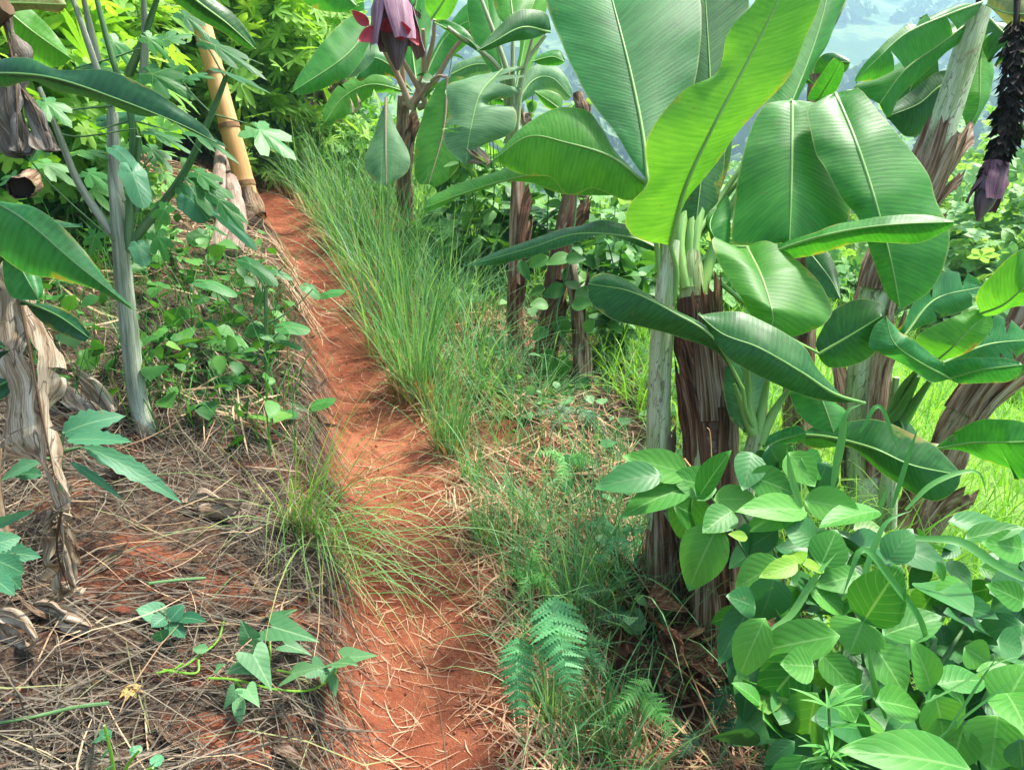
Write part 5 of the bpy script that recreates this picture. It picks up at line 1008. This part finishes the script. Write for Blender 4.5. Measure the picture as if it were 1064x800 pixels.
fern('pale green fern arching over the straw below the middle trunks',600,520,[(5,[(700,640),(640,620),(580,640)],(2.9,2.85,2.8),120,14),(5,[(710,640),(760,640),(820,680)],(2.9,2.85,2.8),120,14),(5,[(700,650),(690,700),(660,760)],(2.8,2.72,2.65),120,14)],'lf_fern_lime')
fern('blue green fern spread over the straw left of the big clump',640,560,[(8,[(860,60),(800,40),(730,60)],(2.5,2.45,2.4),120,16),(8,[(870,70),(930,60),(980,90)],(2.5,2.45,2.4),110,16),(8,[(860,80),(830,130),(790,170)],(2.4,2.33,2.28),110,16),(8,[(875,80),(900,140),(930,190)],(2.4,2.33,2.28),110,16)],'lf_fern')
fern('green fern sprouting beside the stubbly grass at the path edge',545,600,[(8,[(580,200),(530,190),(480,220)],(2.3,2.26,2.22),90,14),(8,[(585,205),(570,250),(530,290)],(2.25,2.2,2.15),90,14),(8,[(600,200),(650,220),(690,260)],(2.25,2.2,2.17),90,14)],'lf_fern_lime')
fern('fern with drooping pale fronds beside the bright trimmed tuft',620,720,[(8,[(760,420),(800,460),(830,520)],(1.98,1.93,1.9),110,16),(8,[(750,420),(790,400),(850,420)],(2.0,1.96,1.93),100,16),(8,[(745,430),(740,500),(760,570)],(1.95,1.9,1.87),100,16)],'lf_fern')
clump('bright green grass tuft between the stubbly tuft and the pale fern',555,540,90,.34,.09,.006,.4,1.0,'grass_row',0,seed=60)
clump('upright green grass tuft just behind the blue green fern',600,640,110,.42,.07,.0065,.25,.8,'grass_row',0,seed=61)
clump('leafy grass tuft at the foot of the pale banana stem',650,600,110,.42,.12,.007,.5,1.1,'grass_row',0,seed=62)
# ================================================================ broad leaved shrub in the right foreground
SD=lambda x,y: float(np.interp(y,[470,560,650,740,830],[2.02,1.9,1.72,1.55,1.42]))
c0=G(905,800); BS=thing('broadleaf_shrub','large shrub of broad oval green leaves filling the lower right corner','shrub',c0)
b=Buf(); bd=Buf()
pl(b,'ovate',9,[(500,385,222,425,125),(395,448,243,625,140),(440,440,548,552,85),(568,345,668,190,150),(572,338,528,432,150),(628,385,815,315,120),(600,410,700,548,115),(778,552,757,428,100),(798,535,960,498,95),(905,800,592,700,150),(985,628,960,798,150),(790,565,832,715,130),(608,585,765,605,105),(430,560,360,765,160),(438,172,492,62,110),(322,160,176,232,110),(370,0,215,45,90),(620,2,455,12,90),(400,238,535,312,95),(1000,612,1070,470,140),(880,90,1064,40,70),(1064,120,960,100,90),(1064,285,985,235,80),(350,580,280,700,110),(480,540,560,640,120),(560,600,480,760,140),(760,610,880,600,100),(880,420,960,470,90),(700,700,640,800,110),(880,660,840,790,120),(1010,560,1064,640,120)],SD,.42,.3,.2,.03)
pl(b,'ovate',9,[(130,42,18,232,140),(-15,-20,128,55,110),(120,-60,-10,-110,100),(300,250,390,330,110),(270,330,180,510,110),(420,480,330,470,100),(560,200,440,220,90)],SD,.35,.3,.25,.04)
pl(b,'ovate',6,[(60,765,152,615,100),(110,765,245,760,80),(215,690,362,742,95),(400,800,215,775,95),(385,765,565,800,100),(380,640,470,680,90),(340,620,420,720,90),(170,800,90,850,90)],SD,.4,.3,.2,.03)
pl(b,'ovate',5,[(1085,690,895,628,95),(1090,725,888,775,100),(1100,740,1060,900,120)],SD,.45,.2,.2,.03)
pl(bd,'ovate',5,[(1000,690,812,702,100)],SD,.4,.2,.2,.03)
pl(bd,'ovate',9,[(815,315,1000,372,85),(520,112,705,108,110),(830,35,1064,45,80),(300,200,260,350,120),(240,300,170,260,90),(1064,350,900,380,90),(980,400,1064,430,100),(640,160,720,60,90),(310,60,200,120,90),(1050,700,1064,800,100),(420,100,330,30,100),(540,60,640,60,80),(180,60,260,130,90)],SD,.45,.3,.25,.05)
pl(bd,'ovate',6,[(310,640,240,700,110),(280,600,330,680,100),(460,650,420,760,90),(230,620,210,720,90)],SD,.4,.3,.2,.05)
r=np.random.default_rng(91); n=150; px=r.uniform(770,1080,n); py=r.uniform(560,830,n); k=~((px<800)&(py<600)); px,py=px[k],py[k]; n=len(px)
dd=np.array([SD(x,y) for x,y in zip(px,py)])+r.uniform(.06,.42,n); p=P(px,py,dd); p[:,2]=np.maximum(p[:,2],height(p[:,0],p[:,1],False)+.08)
inst(bd,'ovate',p,nrm(r.normal(0,1,(n,3))*[1,.7,.5]+[-.1,-.5,-.2]),nrm(np.array([0,-.4,1.])+r.normal(0,.35,(n,3))),r.uniform(.07,.18,n),r.uniform(.45,.75,n),r.uniform(0,.5,n))
k2=r.random(n)<.6; q_=p[k2]+r.normal(0,.05,(k2.sum(),3)); inst(b,'ovate',q_,nrm(r.normal(0,1,(len(q_),3))*[1,.7,.5]+[-.1,-.5,-.2]),nrm(np.array([0,-.4,1.])+r.normal(0,.35,(len(q_),3))),r.uniform(.045,.15,len(q_)),r.uniform(.5,.75,len(q_)),r.uniform(0,.5,len(q_)))
b.build('foliage',MAT['lf_shrub'],BS); bd.build('shade_tinted_foliage',MAT['lf_shrub_dark'],BS)
b=Buf(); pl(b,'ovate',9,[(370,165,268,192,58),(378,165,338,112,70),(385,168,458,178,50),(215,85,165,72,30)],lambda x,y:SD(x,y)-.08,.4,.2,.2,.01); b.build('young_leaves',MAT['lf_limey'],BS)
b=Buf()
for pts in ([(905,820),(880,720),(830,640),(800,560)],[(900,820),(850,700),(790,600),(735,510)],[(910,820),(960,720),(1010,640)],[(905,820),(900,700),(880,600),(850,520)],[(800,600),(770,530),(720,505)],[(820,640),(860,620),(895,645)],[(905,810),(935,700),(970,740)]):
    w=P(np.array([q[0] for q in pts]),np.array([q[1] for q in pts]),np.array([SD(*q)+.12 for q in pts])); 
    if pts[0][1]>800: w[0]=c0+rng.normal(0,.03,3)*[1,1,0]-[0,0,.03]
    tube(b,cr(w,20),np.linspace(.008,.0035,20),7,.5)
b.build('stem',MAT['cane_green'],BS)
b=Buf(); stalk(b,6,[(75,745),(55,690),(20,640)],(1.98,1.97),.004,.003); stalk(b,6,[(105,640),(100,560),(90,545)],(1.97,1.97),.0015,.001); b.build('orange_twig',MAT['bamboo'],BS)
# narrow leaved weed in front of it
c=G(860,800); NW=thing('narrow_leaf_weed','light green weed with thin needle like leaves radiating in front of the broad leaved shrub','weed',c)
w=cr(np.vstack([c,P(np.array([863,862,861]),np.array([790,755,735]),np.array([1.5,1.48,1.47]))]),20); b=Buf(); tube(b,w,np.linspace(.005,.003,20),6); b.build('stem',MAT['cane_green'],NW)
n=64; r=np.random.default_rng(92); i=r.integers(11,20,n); a_=r.uniform(0,2*PI,n); D=np.stack([np.cos(a_),np.sin(a_)*.8,.2+.8*((i-11)/9.)+r.normal(0,.2,n)],-1)
b=Buf(); inst(b,'lance',w[i],D,np.array([0,0,1.]),r.uniform(.045,.085,n),.11,.3); b.build('foliage',MAT['lf_fern_lime'],NW)
# strap leaved grass growing through the shrub
c=G(930,790); SG=thing('strap_grass','tall wide bladed grass growing up through the broad leaved shrub','grass',c)
def strap(z,pts,d,wpx):
    q=cr(zz(z,pts),30); dd=np.interp(np.linspace(0,1,30),np.linspace(0,1,len(d)),d); w=P(q[:,0],q[:,1],dd); T=nrm(np.gradient(w,axis=0)); N=nrm(nrm(CAM-w)*.8+np.array([.1,0,.5])); X=nrm(np.cross(T,N))
    W=.62*wpx*(360/1064.)*np.mean(d)/FPX*.5*np.clip(np.sin(PI*np.linspace(.12,1,30)**.9),.05,1)
    u=np.array([-1,0,1.]); V=w[:,None]+X[:,None]*(W[:,None]*u[None])[...,None]-nrm(np.cross(X,T))[:,None]*(np.abs(u)[None]*W[:,None]*-.3)[...,None]
    A=np.stack([np.broadcast_to(u,(30,3)),np.broadcast_to(np.linspace(0,1,30)[:,None],(30,3)),np.full((30,3),rng.random())],-1); b=Buf(); b.grid(V,A); b.build('blade',MAT['strap'],SG)
for z,pts,d,wp in ((9,[(770,420),(740,330),(660,220),(600,140),(560,125),(530,200),(505,270)],(1.7,1.62,1.6),45),(9,[(640,640),(610,560),(590,450),(600,400)],(1.6,1.6),30),(9,[(280,370),(350,320),(420,210),(490,130)],(1.75,1.8),36),(9,[(560,250),(590,150),(640,40),(720,0)],(1.75,1.8),30),(9,[(1064,215),(980,170),(870,100),(750,88),(640,85)],(1.75,1.8,1.85),50),(9,[(820,690),(880,600),(960,480),(1000,430)],(1.5,1.5),14),(9,[(800,700),(900,620),(1000,545),(1064,500)],(1.5,1.5),12),(9,[(760,590),(860,540),(980,470),(1064,445)],(1.5,1.5),12),
    (6,[(475,730),(500,600),(520,500),(570,470)],(1.95,1.95),40),(6,[(660,790),(700,660),(740,540)],(1.9,1.9),24),(6,[(560,560),(620,480),(680,620)],(2.0,2.0),22),(6,[(380,790),(350,700),(335,605)],(1.9,1.9),36),(6,[(700,798),(780,720),(880,680),(930,690),(950,760)],(1.9,1.9),26),(6,[(620,795),(650,720)],(1.9,1.9),20)): strap(z,pts,d,wp)
for lab,pts in (('long thin pale grass stalk leaning across the lower right in front of the banana base',[(625,545),(690,640),(745,760),(800,830)]),('thin pale grass stalk crossing the dark fern',[(700,690),(760,740),(800,800)])):
    w=np.array([P(x,y,DG(x,y,.08)) for x,y in pts]); b=Buf(); tube(b,cr(w,20),np.linspace(.0028,.0015,20),5); tag(b.build('grass_stalk',MAT['grass_cut'],origin=w[0]),lab,'grass stalk')
# heap of brown dead leaves at the foot of the clump
b=Buf(); r=np.random.default_rng(95); n=120; px=r.uniform(665,790,n); py=r.uniform(590,730,n); P0=np.array([G(x,y) for x,y in zip(px,py)]); P0[:,2]+=r.random(n)**1.5*.16+.01
inst(b,'ovate',P0,r.normal(0,1,(n,3))*[1,1,.5],nrm(np.array([0,-.5,1.])+r.normal(0,.5,(n,3))),r.uniform(.06,.17,n),r.uniform(.5,1.1,n),r.uniform(-.9,1.2,n))
tag(b.build('dead_leaf_heap',MAT['sheath_rust']),'heap of dry brown banana leaf pieces around the foot of the big clump','dead leaves',kind='stuff')
